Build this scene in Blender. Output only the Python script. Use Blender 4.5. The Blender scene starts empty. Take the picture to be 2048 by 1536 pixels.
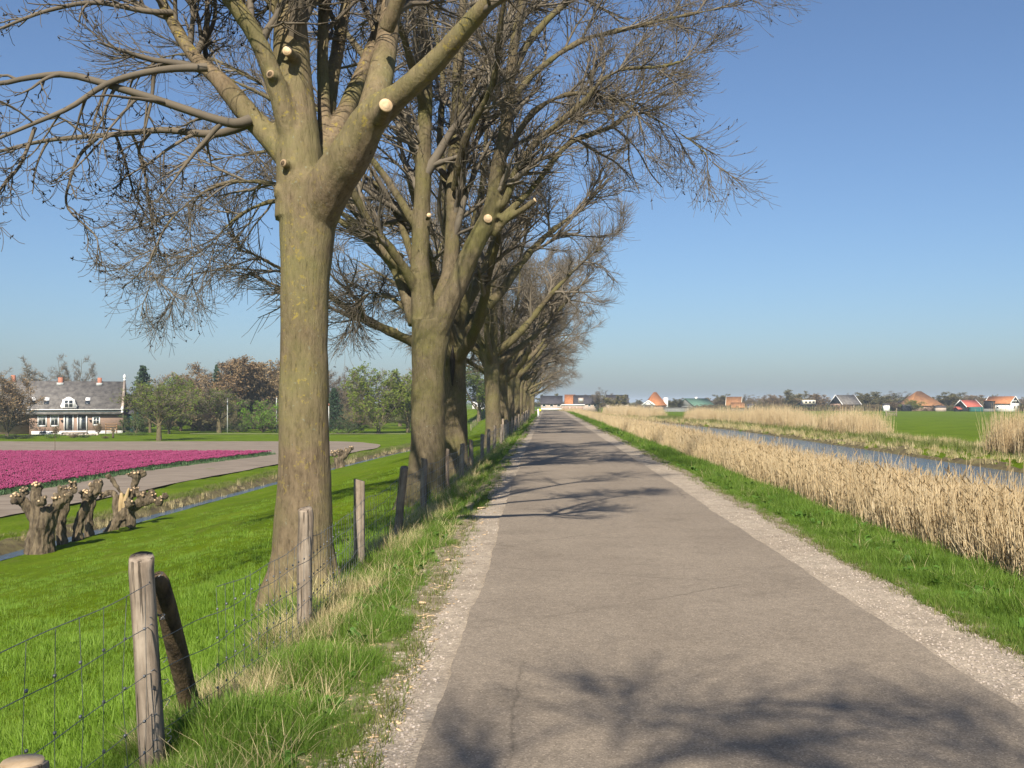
import bpy, bmesh, math, random
import numpy as np
from mathutils import Vector, noise as mnoise

# ------------------------------------------------------------------ camera, sky, sun, exposure
scene = bpy.context.scene
COL = scene.collection
F, VX, VY, EYE = 2000.0, 1095.0, 804.0, 1.6          # focal length and vanishing point of the road (pixels of the 2048 px photo)
cam_d = bpy.data.cameras.new('camera'); cam = bpy.data.objects.new('camera', cam_d); COL.objects.link(cam)
cam.location = (0, 0, EYE); cam.rotation_euler = (math.radians(90), 0, 0)
cam_d.sensor_width = 36; cam_d.lens = 36*F/2048
cam_d.shift_x = (1024-VX)/2048; cam_d.shift_y = (VY-768)/2048
cam_d.clip_start = 0.05; cam_d.clip_end = 9000
scene.camera = cam

SUN_EL = math.radians(41)
SHD = np.array([0.09, 0.996])                           # direction in which shadows fall on the ground
w = bpy.data.worlds.new('World'); scene.world = w; w.use_nodes = True
nt = w.node_tree; nt.nodes.clear()
sky = nt.nodes.new('ShaderNodeTexSky'); sky.sky_type = 'NISHITA'; sky.sun_disc = False
sky.sun_elevation = SUN_EL; sky.sun_rotation = math.atan2(-SHD[0], -SHD[1])
sky.altitude = 0; sky.air_density = 1.1; sky.dust_density = 1.12; sky.ozone_density = 9.0
bg = nt.nodes.new('ShaderNodeBackground'); bg.inputs[1].default_value = 0.071
wo = nt.nodes.new('ShaderNodeOutputWorld')
hsv = nt.nodes.new('ShaderNodeHueSaturation'); hsv.inputs['Saturation'].default_value = .93; nt.links.new(sky.outputs[0], hsv.inputs['Color'])
nt.links.new(hsv.outputs[0], bg.inputs[0]); nt.links.new(bg.outputs[0], wo.inputs[0])
sd = bpy.data.lights.new('sun', 'SUN'); so = bpy.data.objects.new('sun', sd); COL.objects.link(so)
sd.energy = 5.0; sd.angle = math.radians(0.53); sd.color = (1.0, 0.92, 0.80)
ld = Vector((SHD[0]*math.cos(SUN_EL), SHD[1]*math.cos(SUN_EL), -math.sin(SUN_EL)))
so.rotation_euler = ld.to_track_quat('-Z', 'Y').to_euler(); so.location = (-20, -50, 60)
vs = scene.view_settings
vs.view_transform = 'Standard'; vs.look = 'None'; vs.exposure = 0.75; vs.gamma = 1.0; vs.use_curve_mapping = False
scene.cycles.use_denoising = True
scene.cycles.max_bounces = 6; scene.cycles.transparent_max_bounces = 4

# ------------------------------------------------------------------ helpers
RS = np.random.RandomState
def px(x, y, d):                                        # a point seen at photo pixel (x, y) that stands d metres down the road
    return np.array([(x-VX)/F*d, d, EYE-(y-VY)/F*d])
def norm(v): return v/np.maximum(np.linalg.norm(v, axis=-1, keepdims=True), 1e-9)

def mesh_np(name, verts, faces_list):
    """faces_list: list of int arrays (n,k)."""
    me = bpy.data.meshes.new(name)
    verts = np.asarray(verts, dtype=np.float32)
    fl = [np.asarray(f, dtype=np.int32) for f in faces_list if len(f)]
    me.vertices.add(len(verts)); me.vertices.foreach_set('co', verts.ravel())
    nl = sum(f.size for f in fl); npoly = sum(len(f) for f in fl)
    me.loops.add(nl); me.loops.foreach_set('vertex_index', np.concatenate([f.ravel() for f in fl]))
    me.polygons.add(npoly)
    tot = np.concatenate([np.full(len(f), f.shape[1], np.int32) for f in fl])
    st = np.concatenate([[0], np.cumsum(tot)[:-1]]).astype(np.int32)
    me.polygons.foreach_set('loop_start', st); me.polygons.foreach_set('loop_total', tot)
    me.update(calc_edges=True); me.validate()
    return me

def smooth(me, on=True):
    me.polygons.foreach_set('use_smooth', np.full(len(me.polygons), on)); return me

def link(name, data, parent=None, mat=None):
    o = bpy.data.objects.new(name, data); COL.objects.link(o)
    if parent is not None: o.parent = parent
    if mat is not None and data is not None and len(data.materials) == 0: data.materials.append(mat)
    return o
def tag(o, label=None, cat=None, group=None, kind=None):
    if label: o['label'] = label
    if cat: o['category'] = cat
    if group: o['group'] = group
    if kind: o['kind'] = kind
    return o
def thing(name, loc, label, cat, group=None, rz=0.0):
    o = bpy.data.objects.new(name, None); COL.objects.link(o)
    o.location = [float(v) for v in loc]; o.rotation_euler = (0, 0, rz); o.empty_display_size = .2
    return tag(o, label, cat, group)
def copy_tree(root, loc, rz=0.0, sc=1.0, label=None, group=None):
    r = root.copy(); COL.objects.link(r); r.location = [float(v) for v in loc]; r.rotation_euler = (0, 0, rz)
    r.scale = (sc, sc, sc) if np.isscalar(sc) else sc
    if label: r['label'] = label
    if group: r['group'] = group
    for ch in root.children:
        c = ch.copy(); COL.objects.link(c); c.parent = r
        for g in ch.children:
            e = g.copy(); COL.objects.link(e); e.parent = c
    return r

class MB:
    """collects boxes, prisms and tubes in local coordinates and links them as one mesh"""
    def __init__(s): s.v = []; s.f = {}; s.n = 0
    def add(s, v, fs):
        v = np.asarray(v, float)
        for f in fs: s.f.setdefault(len(f), []).append([i+s.n for i in f])
        s.v.append(v); s.n += len(v); return s
    def box(s, x0, x1, y0, y1, z0, z1):
        v = [(x, y, z) for z in (z0, z1) for x, y in ((x0, y0), (x1, y0), (x1, y1), (x0, y1))]
        return s.add(v, [(0,3,2,1), (4,5,6,7), (0,1,5,4), (1,2,6,5), (2,3,7,6), (3,0,4,7)])
    def prism_y(s, poly, y0, y1):                       # polygon (x,z) pushed from y0 to y1
        n = len(poly); v = [(x, y0, z) for x, z in poly]+[(x, y1, z) for x, z in poly]
        return s.add(v, [tuple(range(n)), tuple(range(2*n-1, n-1, -1))]+[(i, i+n, (i+1) % n+n, (i+1) % n) for i in range(n)])
    def prism_x(s, poly, x0, x1):                       # polygon (y,z) pushed from x0 to x1
        n = len(poly); v = [(x0, y, z) for y, z in poly]+[(x1, y, z) for y, z in poly]
        return s.add(v, [tuple(range(n-1, -1, -1)), tuple(range(n, 2*n))]+[(i, (i+1) % n, (i+1) % n+n, i+n) for i in range(n)])
    def tube(s, pts, rad, sides=8, cap=True):
        v, q = tube_arrays(np.asarray(pts, float)[None], np.asarray(rad, float)[None], sides)
        fs = [tuple(r) for r in q]
        n = len(pts)
        if cap: fs += [tuple(range(sides-1, -1, -1)), tuple(range((n-1)*sides, n*sides))]
        return s.add(v, fs)
    def build(s, name, mat, parent=None, sm=False):
        me = mesh_np(name, np.concatenate(s.v), [np.array(f) for f in s.f.values()])
        if sm: smooth(me)
        return link(name, me, parent, mat)

def tube_arrays(P, R, sides):
    """P (M,N,3), R (M,N) -> verts, quads"""
    M, N = P.shape[:2]
    T = np.empty_like(P); T[:, 1:-1] = P[:, 2:]-P[:, :-2]; T[:, 0] = P[:, 1]-P[:, 0]; T[:, -1] = P[:, -1]-P[:, -2]
    T = norm(T)
    D = norm(P[:, -1]-P[:, 0]+1e-6)
    ax = np.eye(3)[np.argmin(np.abs(D), axis=1)]
    ref = norm(np.cross(D, ax))[:, None, :]
    A = norm(np.cross(T, np.broadcast_to(ref, T.shape))); B = np.cross(T, A)
    th = np.arange(sides)/sides*2*np.pi
    V = P[:, :, None, :]+R[:, :, None, None]*(np.cos(th)[None, None, :, None]*A[:, :, None, :]+np.sin(th)[None, None, :, None]*B[:, :, None, :])
    idx = np.arange(M*N*sides).reshape(M, N, sides); nx = np.roll(idx, -1, axis=2)
    q = np.stack([idx[:, :-1], nx[:, :-1], nx[:, 1:], idx[:, 1:]], axis=-1).reshape(-1, 4)
    return V.reshape(-1, 3), q

def join_tubes(sets):
    """sets: list of (P,R,sides) -> verts, quads"""
    vs_, qs, n = [], [], 0
    for P, R, s in sets:
        if len(P) == 0: continue
        v, q = tube_arrays(P, R, s); vs_.append(v); qs.append(q+n); n += len(v)
    return np.concatenate(vs_), np.concatenate(qs)

def resample(pts, n):
    pts = np.asarray(pts, float)
    # Catmull-Rom through the points
    m = len(pts); t = np.linspace(0, m-1, n); i = np.minimum(t.astype(int), m-2); u = (t-i)[:, None]
    p0 = pts[np.maximum(i-1, 0)]; p1 = pts[i]; p2 = pts[i+1]; p3 = pts[np.minimum(i+2, m-1)]
    return .5*((2*p1)+(-p0+p2)*u+(2*p0-5*p1+4*p2-p3)*u**2+(-p0+3*p1-3*p2+p3)*u**3)

# ------------------------------------------------------------------ materials
def new_mat(name):
    m = bpy.data.materials.new(name); m.use_nodes = True
    nt = m.node_tree; b = nt.nodes['Principled BSDF']
    return m, nt, b
def N(nt, t, **kw):
    n = nt.nodes.new(t)
    for k, v in kw.items(): setattr(n, k, v)
    return n
def coords(nt, mode='Object', scale=(1, 1, 1)):
    if mode == 'World':
        g = N(nt, 'ShaderNodeNewGeometry'); src = g.outputs['Position']
    else:
        g = N(nt, 'ShaderNodeTexCoord'); src = g.outputs[mode]
    mp = N(nt, 'ShaderNodeMapping'); mp.inputs['Scale'].default_value = scale
    nt.links.new(src, mp.inputs['Vector']); return mp.outputs[0]
def noise(nt, vec, scale, detail=5, rough=.55, out='Fac'):
    n = N(nt, 'ShaderNodeTexNoise'); n.inputs['Scale'].default_value = scale; n.inputs['Detail'].default_value = detail
    n.inputs['Roughness'].default_value = rough; nt.links.new(vec, n.inputs['Vector']); return n.outputs[out]
def ramp(nt, fac, stops, interp='LINEAR'):
    r = N(nt, 'ShaderNodeValToRGB'); cr = r.color_ramp; cr.interpolation = interp
    while len(cr.elements) < len(stops): cr.elements.new(.5)
    for e, (p, c) in zip(cr.elements, stops):
        e.position = p; e.color = (*c, 1) if len(c) == 3 else c
    nt.links.new(fac, r.inputs[0]); return r.outputs[0]
def mix(nt, fac, a, b, mode='MIX'):
    m = N(nt, 'ShaderNodeMix', data_type='RGBA', blend_type=mode)
    for sock, v in ((m.inputs[0], fac), (m.inputs[6], a), (m.inputs[7], b)):
        if hasattr(v, 'links'): nt.links.new(v, sock)
        else: sock.default_value = v if not isinstance(v, tuple) else (*v, 1) if len(v) == 3 else v
    return m.outputs[2]
def bump(nt, b, h, strength=.3, dist=.02):
    n = N(nt, 'ShaderNodeBump'); n.inputs['Strength'].default_value = strength; n.inputs['Distance'].default_value = dist
    nt.links.new(h, n.inputs['Height']); nt.links.new(n.outputs[0], b.inputs['Normal'])
def gray(v): return (v, v, v)

def simple(name, c1, c2=None, scale=4, rough=.85, mode='Object', stretch=(1, 1, 1), bmp=0, bdist=.01, var=0, lo=.35, hi=.65, spec=.3, detail=6):
    m, nt, b = new_mat(name); v = coords(nt, mode, stretch)
    f = noise(nt, v, scale, detail, .6)
    c = ramp(nt, f, [(lo, c1), (hi, c2 or c1)])
    if var:
        oi = N(nt, 'ShaderNodeObjectInfo'); hs = N(nt, 'ShaderNodeHueSaturation')
        mr = N(nt, 'ShaderNodeMapRange'); mr.inputs[3].default_value = 1-var; mr.inputs[4].default_value = 1+var
        nt.links.new(oi.outputs['Random'], mr.inputs[0]); nt.links.new(mr.outputs[0], hs.inputs['Value']); nt.links.new(c, hs.inputs['Color'])
        c = hs.outputs[0]
    nt.links.new(c, b.inputs['Base Color']); b.inputs['Roughness'].default_value = rough
    b.inputs['Specular IOR Level'].default_value = spec
    if bmp: bump(nt, b, noise(nt, v, scale*2.3, 6, .65), bmp, bdist)
    return m

def blade_mat(name, cols, trans=.35, scale=.8, var=.25, rough=.6):
    """grass, reed and leaf material: colour drifts over the place and from tuft to tuft, some light shines through"""
    m, nt, b = new_mat(name); v = coords(nt, 'World')
    oi = N(nt, 'ShaderNodeObjectInfo')
    f = noise(nt, v, scale, 4, .6)
    mm = N(nt, 'ShaderNodeMath', operation='MULTIPLY_ADD'); mm.inputs[1].default_value = .55
    nt.links.new(oi.outputs['Random'], mm.inputs[0])
    sc = N(nt, 'ShaderNodeMath', operation='MULTIPLY'); sc.inputs[1].default_value = .62; nt.links.new(f, sc.inputs[0])
    nt.links.new(sc.outputs[0], mm.inputs[2])
    n = len(cols)
    c = ramp(nt, mm.outputs[0], [(.15+.7*i/max(1, n-1), cc) for i, cc in enumerate(cols)])
    nt.links.new(c, b.inputs['Base Color']); b.inputs['Roughness'].default_value = rough
    b.inputs['Specular IOR Level'].default_value = .25
    tr = N(nt, 'ShaderNodeBsdfTranslucent'); nt.links.new(c, tr.inputs[0])
    ms = N(nt, 'ShaderNodeMixShader'); ms.inputs[0].default_value = trans
    nt.links.new(b.outputs[0], ms.inputs[1]); nt.links.new(tr.outputs[0], ms.inputs[2])
    nt.links.new(ms.outputs[0], nt.nodes['Material Output'].inputs[0])
    return m

M = {}
# asphalt: worn, pale, fine aggregate, faint cracks and wheel tracks
def asphalt():
    m, nt, b = new_mat('asphalt'); v = coords(nt, 'World')
    big = noise(nt, v, .55, 4, .6)
    base = ramp(nt, big, [(.3, (.185, .150, .112)), (.7, (.232, .190, .142))])
    vl = coords(nt, 'World', (1.1, .05, 1)); tracks = noise(nt, vl, 1.0, 3, .5)
    base = mix(nt, ramp(nt, tracks, [(.35, gray(0)), (.75, gray(.35))]), base, (.275, .228, .175))
    stn = ramp(nt, noise(nt, v, 1.6, 6, .7), [(.30, gray(.80)), (.45, gray(1)), (.8, gray(1.06))]); base = mix(nt, 1.0, base, stn, 'MULTIPLY')
    vo = N(nt, 'ShaderNodeTexVoronoi'); vo.inputs['Scale'].default_value = 125; nt.links.new(v, vo.inputs['Vector'])
    sp = N(nt, 'ShaderNodeSeparateColor'); nt.links.new(vo.outputs['Color'], sp.inputs[0])
    st = ramp(nt, sp.outputs[0], [(.0, gray(.35)), (.30, gray(.78)), (.7, gray(1.06)), (.93, gray(1.45)), (1, gray(2.1))])
    base = mix(nt, .5, base, st, 'MULTIPLY')
    mid = ramp(nt, noise(nt, v, 14, 5, .7), [(.3, gray(.86)), (.7, gray(1.1))]); base = mix(nt, 1.0, base, mid, 'MULTIPLY')
    # cracks
    wv = N(nt, 'ShaderNodeTexVoronoi', feature='DISTANCE_TO_EDGE'); wv.inputs['Scale'].default_value = .42
    dn = noise(nt, v, 2.2, 6, .7, 'Color'); ad = mix(nt, .2, v, dn, 'ADD'); nt.links.new(ad, wv.inputs['Vector'])
    cr = ramp(nt, wv.outputs['Distance'], [(0, gray(.62)), (.005, gray(1))])
    msk = ramp(nt, noise(nt, v, .33, 3), [(.45, gray(0)), (.57, gray(1))])
    base = mix(nt, msk, base, mix(nt, 1.0, base, cr, 'MULTIPLY'))
    nt.links.new(base, b.inputs['Base Color']); b.inputs['Roughness'].default_value = .88; b.inputs['Specular IOR Level'].default_value = .25
    bump(nt, b, vo.outputs['Distance'], .35, .006); return m
def gravel():
    m, nt, b = new_mat('gravel'); v = coords(nt, 'World')
    base = ramp(nt, noise(nt, v, 1.3, 5, .65), [(.3, (.285, .232, .172)), (.7, (.385, .322, .245))])
    vo = N(nt, 'ShaderNodeTexVoronoi'); vo.inputs['Scale'].default_value = 60; nt.links.new(v, vo.inputs['Vector'])
    sp = N(nt, 'ShaderNodeSeparateColor'); nt.links.new(vo.outputs['Color'], sp.inputs[0])
    st = ramp(nt, sp.outputs[0], [(0, gray(.62)), (.22, gray(.9)), (.75, gray(1.05)), (1, gray(1.4))])
    base = mix(nt, .8, base, st, 'MULTIPLY')
    dirt = ramp(nt, noise(nt, v, 4.5, 6, .7), [(.38, gray(.8)), (.6, gray(1.05))]); base = mix(nt, 1, base, dirt, 'MULTIPLY')
    nt.links.new(base, b.inputs['Base Color']); b.inputs['Roughness'].default_value = .92; b.inputs['Specular IOR Level'].default_value = .2
    bump(nt, b, vo.outputs['Distance'], .5, .012); return m
M['asphalt'] = asphalt(); M['gravel'] = gravel()
def turf():
    m, nt, b = new_mat('turf'); v = coords(nt, 'World')
    c = ramp(nt, noise(nt, v, .35, 6, .62), [(.30, (.062, .10, .004)), (.5, (.086, .135, .005)), (.72, (.115, .165, .009))])
    c2 = ramp(nt, noise(nt, v, 9, 6, .75), [(.26, gray(.45)), (.5, gray(1)), (.74, gray(1.45))])
    c = mix(nt, 1, c, c2, 'MULTIPLY')
    straw = ramp(nt, noise(nt, v, .9, 5, .7), [(.55, gray(0)), (.72, gray(.6))])
    c = mix(nt, straw, c, (.13, .13, .035))
    nt.links.new(c, b.inputs['Base Color']); b.inputs['Roughness'].default_value = .95; b.inputs['Specular IOR Level'].default_value = .03
    bump(nt, b, noise(nt, v, 22, 6, .8), .7, .05); return m
M['turf'] = turf()
M['verge_soil'] = simple('trodden_soil', (.14, .115, .06), (.27, .22, .15), 7, .95, 'World', (1, 1, 1), .7, .02)
M['meadow'] = simple('meadow_grass', (.022, .052, .006), (.042, .078, .010), .25, .95, 'World', (1, 1, 1), .5, .05)
M['soil'] = simple('bare_soil', (.155, .12, .088), (.235, .19, .142), .5, .95, 'World', (1, 4, 1), .5, .04)
M['litter'] = simple('reed_litter', (.20, .145, .07), (.40, .30, .16), 9, .95, 'World', (1, 3, 1), .6, .03)
M['mud'] = simple('bank_mud', (.075, .055, .03), (.15, .13, .05), 2.2, .95, 'World', (1, 1, 1), .6, .05)
def water():
    m, nt, b = new_mat('water'); v = coords(nt, 'World')
    b.inputs['Base Color'].default_value = (.05, .09, .14, 1); b.inputs['Roughness'].default_value = .08
    b.inputs['IOR'].default_value = 1.33; b.inputs['Specular IOR Level'].default_value = .6
    v2 = coords(nt, 'World', (1, .55, 1))
    bump(nt, b, noise(nt, v2, 2.2, 6, .68), .9, .11); return m
M['water'] = water()
def bark(name, c1, c2, lich, amt, scale=3.0, green=None):
    m, nt, b = new_mat(name); v = coords(nt, 'Object')
    vs_ = coords(nt, 'Object', (1, 1, .35))
    c = ramp(nt, noise(nt, vs_, scale, 7, .68), [(.32, c1), (.66, c2)])
    f2 = ramp(nt, noise(nt, vs_, scale*9, 6, .7), [(.32, gray(.62)), (.5, gray(1)), (.7, gray(1.22))]); c = mix(nt, 1, c, f2, 'MULTIPLY')
    if green is not None:
        g = ramp(nt, noise(nt, v, 1.1, 5, .6), [(.42, gray(0)), (.66, gray(.75))]); c = mix(nt, g, c, green)
    l = ramp(nt, noise(nt, v, 19, 4, .65), [(.64-amt*.16, gray(0)), (.68-amt*.16, gray(.85))])
    lm = ramp(nt, noise(nt, v, 1.7, 3, .6), [(.42, gray(0)), (.62, gray(1))])
    l2 = mix(nt, 1, l, lm, 'MULTIPLY'); c = mix(nt, l2, c, lich)
    l3 = ramp(nt, noise(nt, v, 23, 3, .6), [(.66, gray(0)), (.70, gray(.55))]); c = mix(nt, l3, c, (.20, .21, .15))
    nt.links.new(c, b.inputs['Base Color']); b.inputs['Roughness'].default_value = .93; b.inputs['Specular IOR Level'].default_value = .15
    fi = noise(nt, coords(nt, 'Object', (1, 1, .16)), 34, 6, .72); wr = noise(nt, coords(nt, 'Object', (.7, .7, 1.5)), 9, 5, .7)
    hh = mix(nt, .22, fi, wr); fk = ramp(nt, fi, [(.30, gray(.5)), (.42, gray(1)), (.7, gray(1.1))])
    nt.links.new(mix(nt, 1, c, fk, 'MULTIPLY'), b.inputs['Base Color'])
    bump(nt, b, hh, .7, .03); return m
M['bark_near'] = bark('ash_bark_lichen', (.115, .085, .050), (.205, .155, .095), (.27, .21, .05), .36, 3.0, (.155, .148, .055))
M['bark'] = bark('ash_bark', (.085, .068, .040), (.155, .122, .075), (.16, .14, .04), .25, 3.0, (.12, .112, .036))
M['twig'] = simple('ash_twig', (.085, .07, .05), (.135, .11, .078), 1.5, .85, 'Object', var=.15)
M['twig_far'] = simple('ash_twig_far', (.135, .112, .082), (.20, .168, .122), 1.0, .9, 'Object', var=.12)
M['willow'] = simple('willow_bark', (.05, .036, .022), (.20, .155, .095), 9, .95, 'Object', (1, 1, .22), 1.0, .09)
M['cut_old'] = simple('weathered_cut_wood', (.26, .18, .10), (.38, .28, .17), 12, .9)
M['willow_split'] = simple('split_willow_wood', (.30, .21, .10), (.42, .31, .16), 5, .9, 'Object', (3, 3, .4), .4, .02)
def cutwood():
    m, nt, b = new_mat('fresh_cut_wood'); v = coords(nt, 'Object')
    c = ramp(nt, noise(nt, v, 18, 4), [(.3, (.50, .33, .17)), (.7, (.70, .52, .32))])
    nt.links.new(c, b.inputs['Base Color']); b.inputs['Roughness'].default_value = .8; return m
M['cut'] = cutwood()
def post_mat():
    m, nt, b = new_mat('weathered_post'); v = coords(nt, 'Object', (1, 1, .12)); v0 = coords(nt, 'Object')
    c = ramp(nt, noise(nt, v, 22, 6, .65), [(.28, (.13, .10, .072)), (.48, (.27, .215, .16)), (.72, (.38, .32, .25))])
    cr = ramp(nt, noise(nt, coords(nt, 'Object', (1, 1, .05)), 48, 3, .6), [(.34, gray(.18)), (.40, gray(1))]); c = mix(nt, .85, c, cr, 'MULTIPLY')
    st = ramp(nt, noise(nt, v0, 5, 5, .65), [(.35, gray(.62)), (.6, gray(1.08))]); c = mix(nt, 1, c, st, 'MULTIPLY')
    oi = N(nt, 'ShaderNodeObjectInfo'); hs = N(nt, 'ShaderNodeHueSaturation'); mr = N(nt, 'ShaderNodeMapRange'); mr.inputs[3].default_value = .8; mr.inputs[4].default_value = 1.15
    nt.links.new(oi.outputs['Random'], mr.inputs[0]); nt.links.new(mr.outputs[0], hs.inputs['Value']); nt.links.new(c, hs.inputs['Color'])
    nt.links.new(hs.outputs[0], b.inputs['Base Color']); b.inputs['Roughness'].default_value = .95; b.inputs['Specular IOR Level'].default_value = .1
    bump(nt, b, mix(nt, .5, noise(nt, v, 22, 6, .65), cr), .9, .012); return m
M['post'] = post_mat()
M['post_old'] = simple('rotten_post', (.045, .032, .02), (.16, .11, .06), 7, .95, 'Object', (2, 2, .5), 1.0, .03)
M['wire'] = simple('galvanised_wire', (.16, .165, .17), (.24, .245, .25), 20, .5); M['wire'].node_tree.nodes['Principled BSDF'].inputs['Metallic'].default_value = .6
M['brick'] = simple('brick_wall', (.28, .185, .135), (.36, .25, .19), 2.5, .9, 'Object', (1, 1, 3))
M['white'] = simple('white_paint', (.72, .70, .66), (.80, .79, .76), 3, .55)
M['cream'] = simple('cream_paint', (.66, .60, .45), (.72, .66, .52), 3, .6)
M['glass'] = simple('window_glass', (.02, .025, .03), (.05, .06, .065), 1.5, .12, spec=.6)
M['curtain'] = simple('curtain', (.32, .34, .32), (.48, .49, .47), 4, .9)
M['roof_grey'] = simple('grey_roof_tile', (.085, .078, .072), (.19, .175, .155), 1.6, .85, 'Object', (1, 1, 1), .3, .03)
M['roof_dark'] = simple('dark_roof_tile', (.045, .043, .048), (.075, .07, .075), 2, .85)
M['roof_orange'] = simple('orange_roof_tile', (.34, .13, .055), (.44, .19, .08), 2, .8)
M['roof_red'] = simple('red_roof_tile', (.36, .085, .06), (.44, .12, .085), 2, .8)
M['roof_brown'] = simple('brown_orange_tile', (.24, .115, .055), (.36, .18, .075), .8, .9)
M['roof_green'] = simple('green_sheet_roof', (.08, .15, .105), (.10, .18, .13), 1, .7)
M['black'] = simple('black_boards', (.012, .014, .016), (.022, .024, .026), 5, .8)
M['greenpaint'] = simple('green_paint', (.018, .10, .085), (.03, .13, .11), 3, .7)
M['greyboard'] = simple('grey_boards', (.13, .135, .12), (.21, .21, .19), 3, .9, 'Object', (1, 1, 4))
M['wood'] = simple('brown_wood', (.20, .11, .05), (.30, .18, .09), 4, .85)
M['terracotta'] = simple('terracotta', (.32, .13, .08), (.4, .17, .11), 3, .85)
M['tan'] = simple('tan_render', (.36, .28, .22), (.44, .36, .29), 3, .9)
M['yellow'] = simple('reflector_yellow', (.75, .78, .05), (.8, .85, .08), 3, .5)
M['stone'] = simple('loose_stone', (.26, .215, .175), (.42, .36, .30), 8, .9, var=.35)
M['chip'] = simple('wood_chip', (.45, .31, .17), (.66, .49, .30), 12, .85, var=.2)
M['bud'] = simple('ash_bud', (.020, .016, .012), (.035, .028, .02), 5, .8)
M['grass_lush'] = blade_mat('lush_grass', [(.075, .14, .015), (.12, .215, .024), (.18, .27, .042)], .4, .9)
M['grass_past'] = blade_mat('pasture_grass', [(.12, .215, .018), (.175, .30, .024), (.24, .36, .05)], .45, .5)
M['grass_rough'] = blade_mat('rough_grass', [(.09, .125, .022), (.14, .175, .035), (.23, .22, .08)], .35, .5)
M['grass_dry'] = blade_mat('dry_grass', [(.32, .25, .11), (.46, .38, .19), (.58, .49, .27)], .25, 1.2)
M['weed'] = blade_mat('weed_leaf', [(.045, .10, .015), (.075, .17, .022), (.10, .20, .03)], .25, 1.0)
M['reed'] = blade_mat('dry_reed', [(.60, .46, .25), (.74, .59, .35), (.84, .70, .46)], .38, .6)
M['plume'] = blade_mat('reed_plume', [(.36, .255, .13), (.48, .36, .20)], .3, .6)
M['tulip'] = blade_mat('tulip_petal', [(.27, .035, .105), (.32, .046, .132), (.35, .062, .155)], .2, .25, rough=.5)
M['tulip_leaf'] = blade_mat('tulip_leaf', [(.05, .11, .04), (.09, .16, .06)], .2, .5)
M['leaf_spring'] = blade_mat('spring_leaf', [(.085, .125, .014), (.14, .19, .02), (.20, .245, .035)], .35, .25)
M['leaf_bright'] = blade_mat('bright_leaf', [(.09, .19, .012), (.15, .28, .016), (.20, .34, .03)], .35, .3)
M['leaf_red'] = blade_mat('red_brown_bud', [(.18, .12, .06), (.24, .16, .08), (.28, .20, .10)], .2, .3)
M['leaf_olive'] = blade_mat('olive_leaf', [(.11, .11, .045), (.165, .15, .065), (.21, .185, .08)], .25, .2)
M['needle'] = blade_mat('conifer_needle', [(.025, .05, .025), (.045, .08, .035)], .1, .5)
M['leaf_hedge'] = blade_mat('hedge_leaf', [(.03, .06, .018), (.05, .09, .025), (.08, .12, .03)], .2, .6)
#---PART2---
# ------------------------------------------------------------------ terrain
FLAT, RFLAT, WZ, DITCH = -3.2, -2.8, -0.9, -3.60
def road_off(y): return -0.0042*np.maximum(0, np.asarray(y, float)-165)**2
def ditch_x(y): return np.interp(y, [-40, 0, 33, 64, 90, 110, 140, 200, 400], [-18.4, -18.2, -17.9, -17.1, -15.6, -14.0, -12.6, -12, -12])
def bank_x(y): return np.interp(y, [-40, 60, 86, 110, 128, 150, 400], [16.7, 16.7, 16.6, 15.0, 13.2, 11.0, 10.0])
def gz(x, y):
    x = np.asarray(x, float); y = np.broadcast_to(np.asarray(y, float), x.shape)
    x = x-road_off(y)
    xd, xc = ditch_x(y), bank_x(y)
    z = np.zeros_like(x)
    # left of the road
    z = np.where(x < -1.1, np.interp(-x, [1.1, 1.6, 2.0, 2.8], [0, -.08, -.24, -.46]), z)
    foot = xd+2.4; t = np.clip((x+2.8)/(foot+2.8), 0, 1)
    z = np.where(x < -2.8, -.46+(FLAT+.46)*(.72*t+.28*(t*t*(3-2*t))), z)
    a = np.abs(x-xd)
    dz = np.interp(a, [0, .45, .7, 1.05, 1.7], [-.62, -.6, -.36, -.1, 0])
    z = np.where(x < foot+.5, z+dz, z)
    und = .035*np.sin(x*1.7+y*.6)+.03*np.sin(x*.7-y*.9+1)+.02*np.sin(x*3.1+y*2.3)
    z = np.where((x < -2.0) & (a > 1.4), z+und*np.clip((-x-2)/2, 0, 1), z)
    # right of the road
    zr = np.interp(x, [3.0, 3.8, 4.4, 5.2, 5.9, 6.6], [0, -.03, -.10, -.62, -1.05, -1.35])
    b = x-xc
    zb = np.interp(b, [-.9, -.25, 0, .25, .7, 2.2, 4.0, 9.0, 14], [-1.35, -1.05, -.9, -.72, -.55, -.42, -.55, -2.5, RFLAT])
    z = np.where(x > 3.0, np.where(b < -.9, zr, np.maximum(zb, -1.35)), z)
    z = np.where(b > .3, z+und*.7, z)
    return z
ys = np.concatenate([np.arange(-24, 30, .5), np.arange(30, 80, 1.0), np.arange(80, 240, 2.5), [250, 270, 300, 340, 400, 500, 700, 1000, 1600, 2600, 4500]])
tt = np.linspace(0, 1, 31)
verts = []
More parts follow.
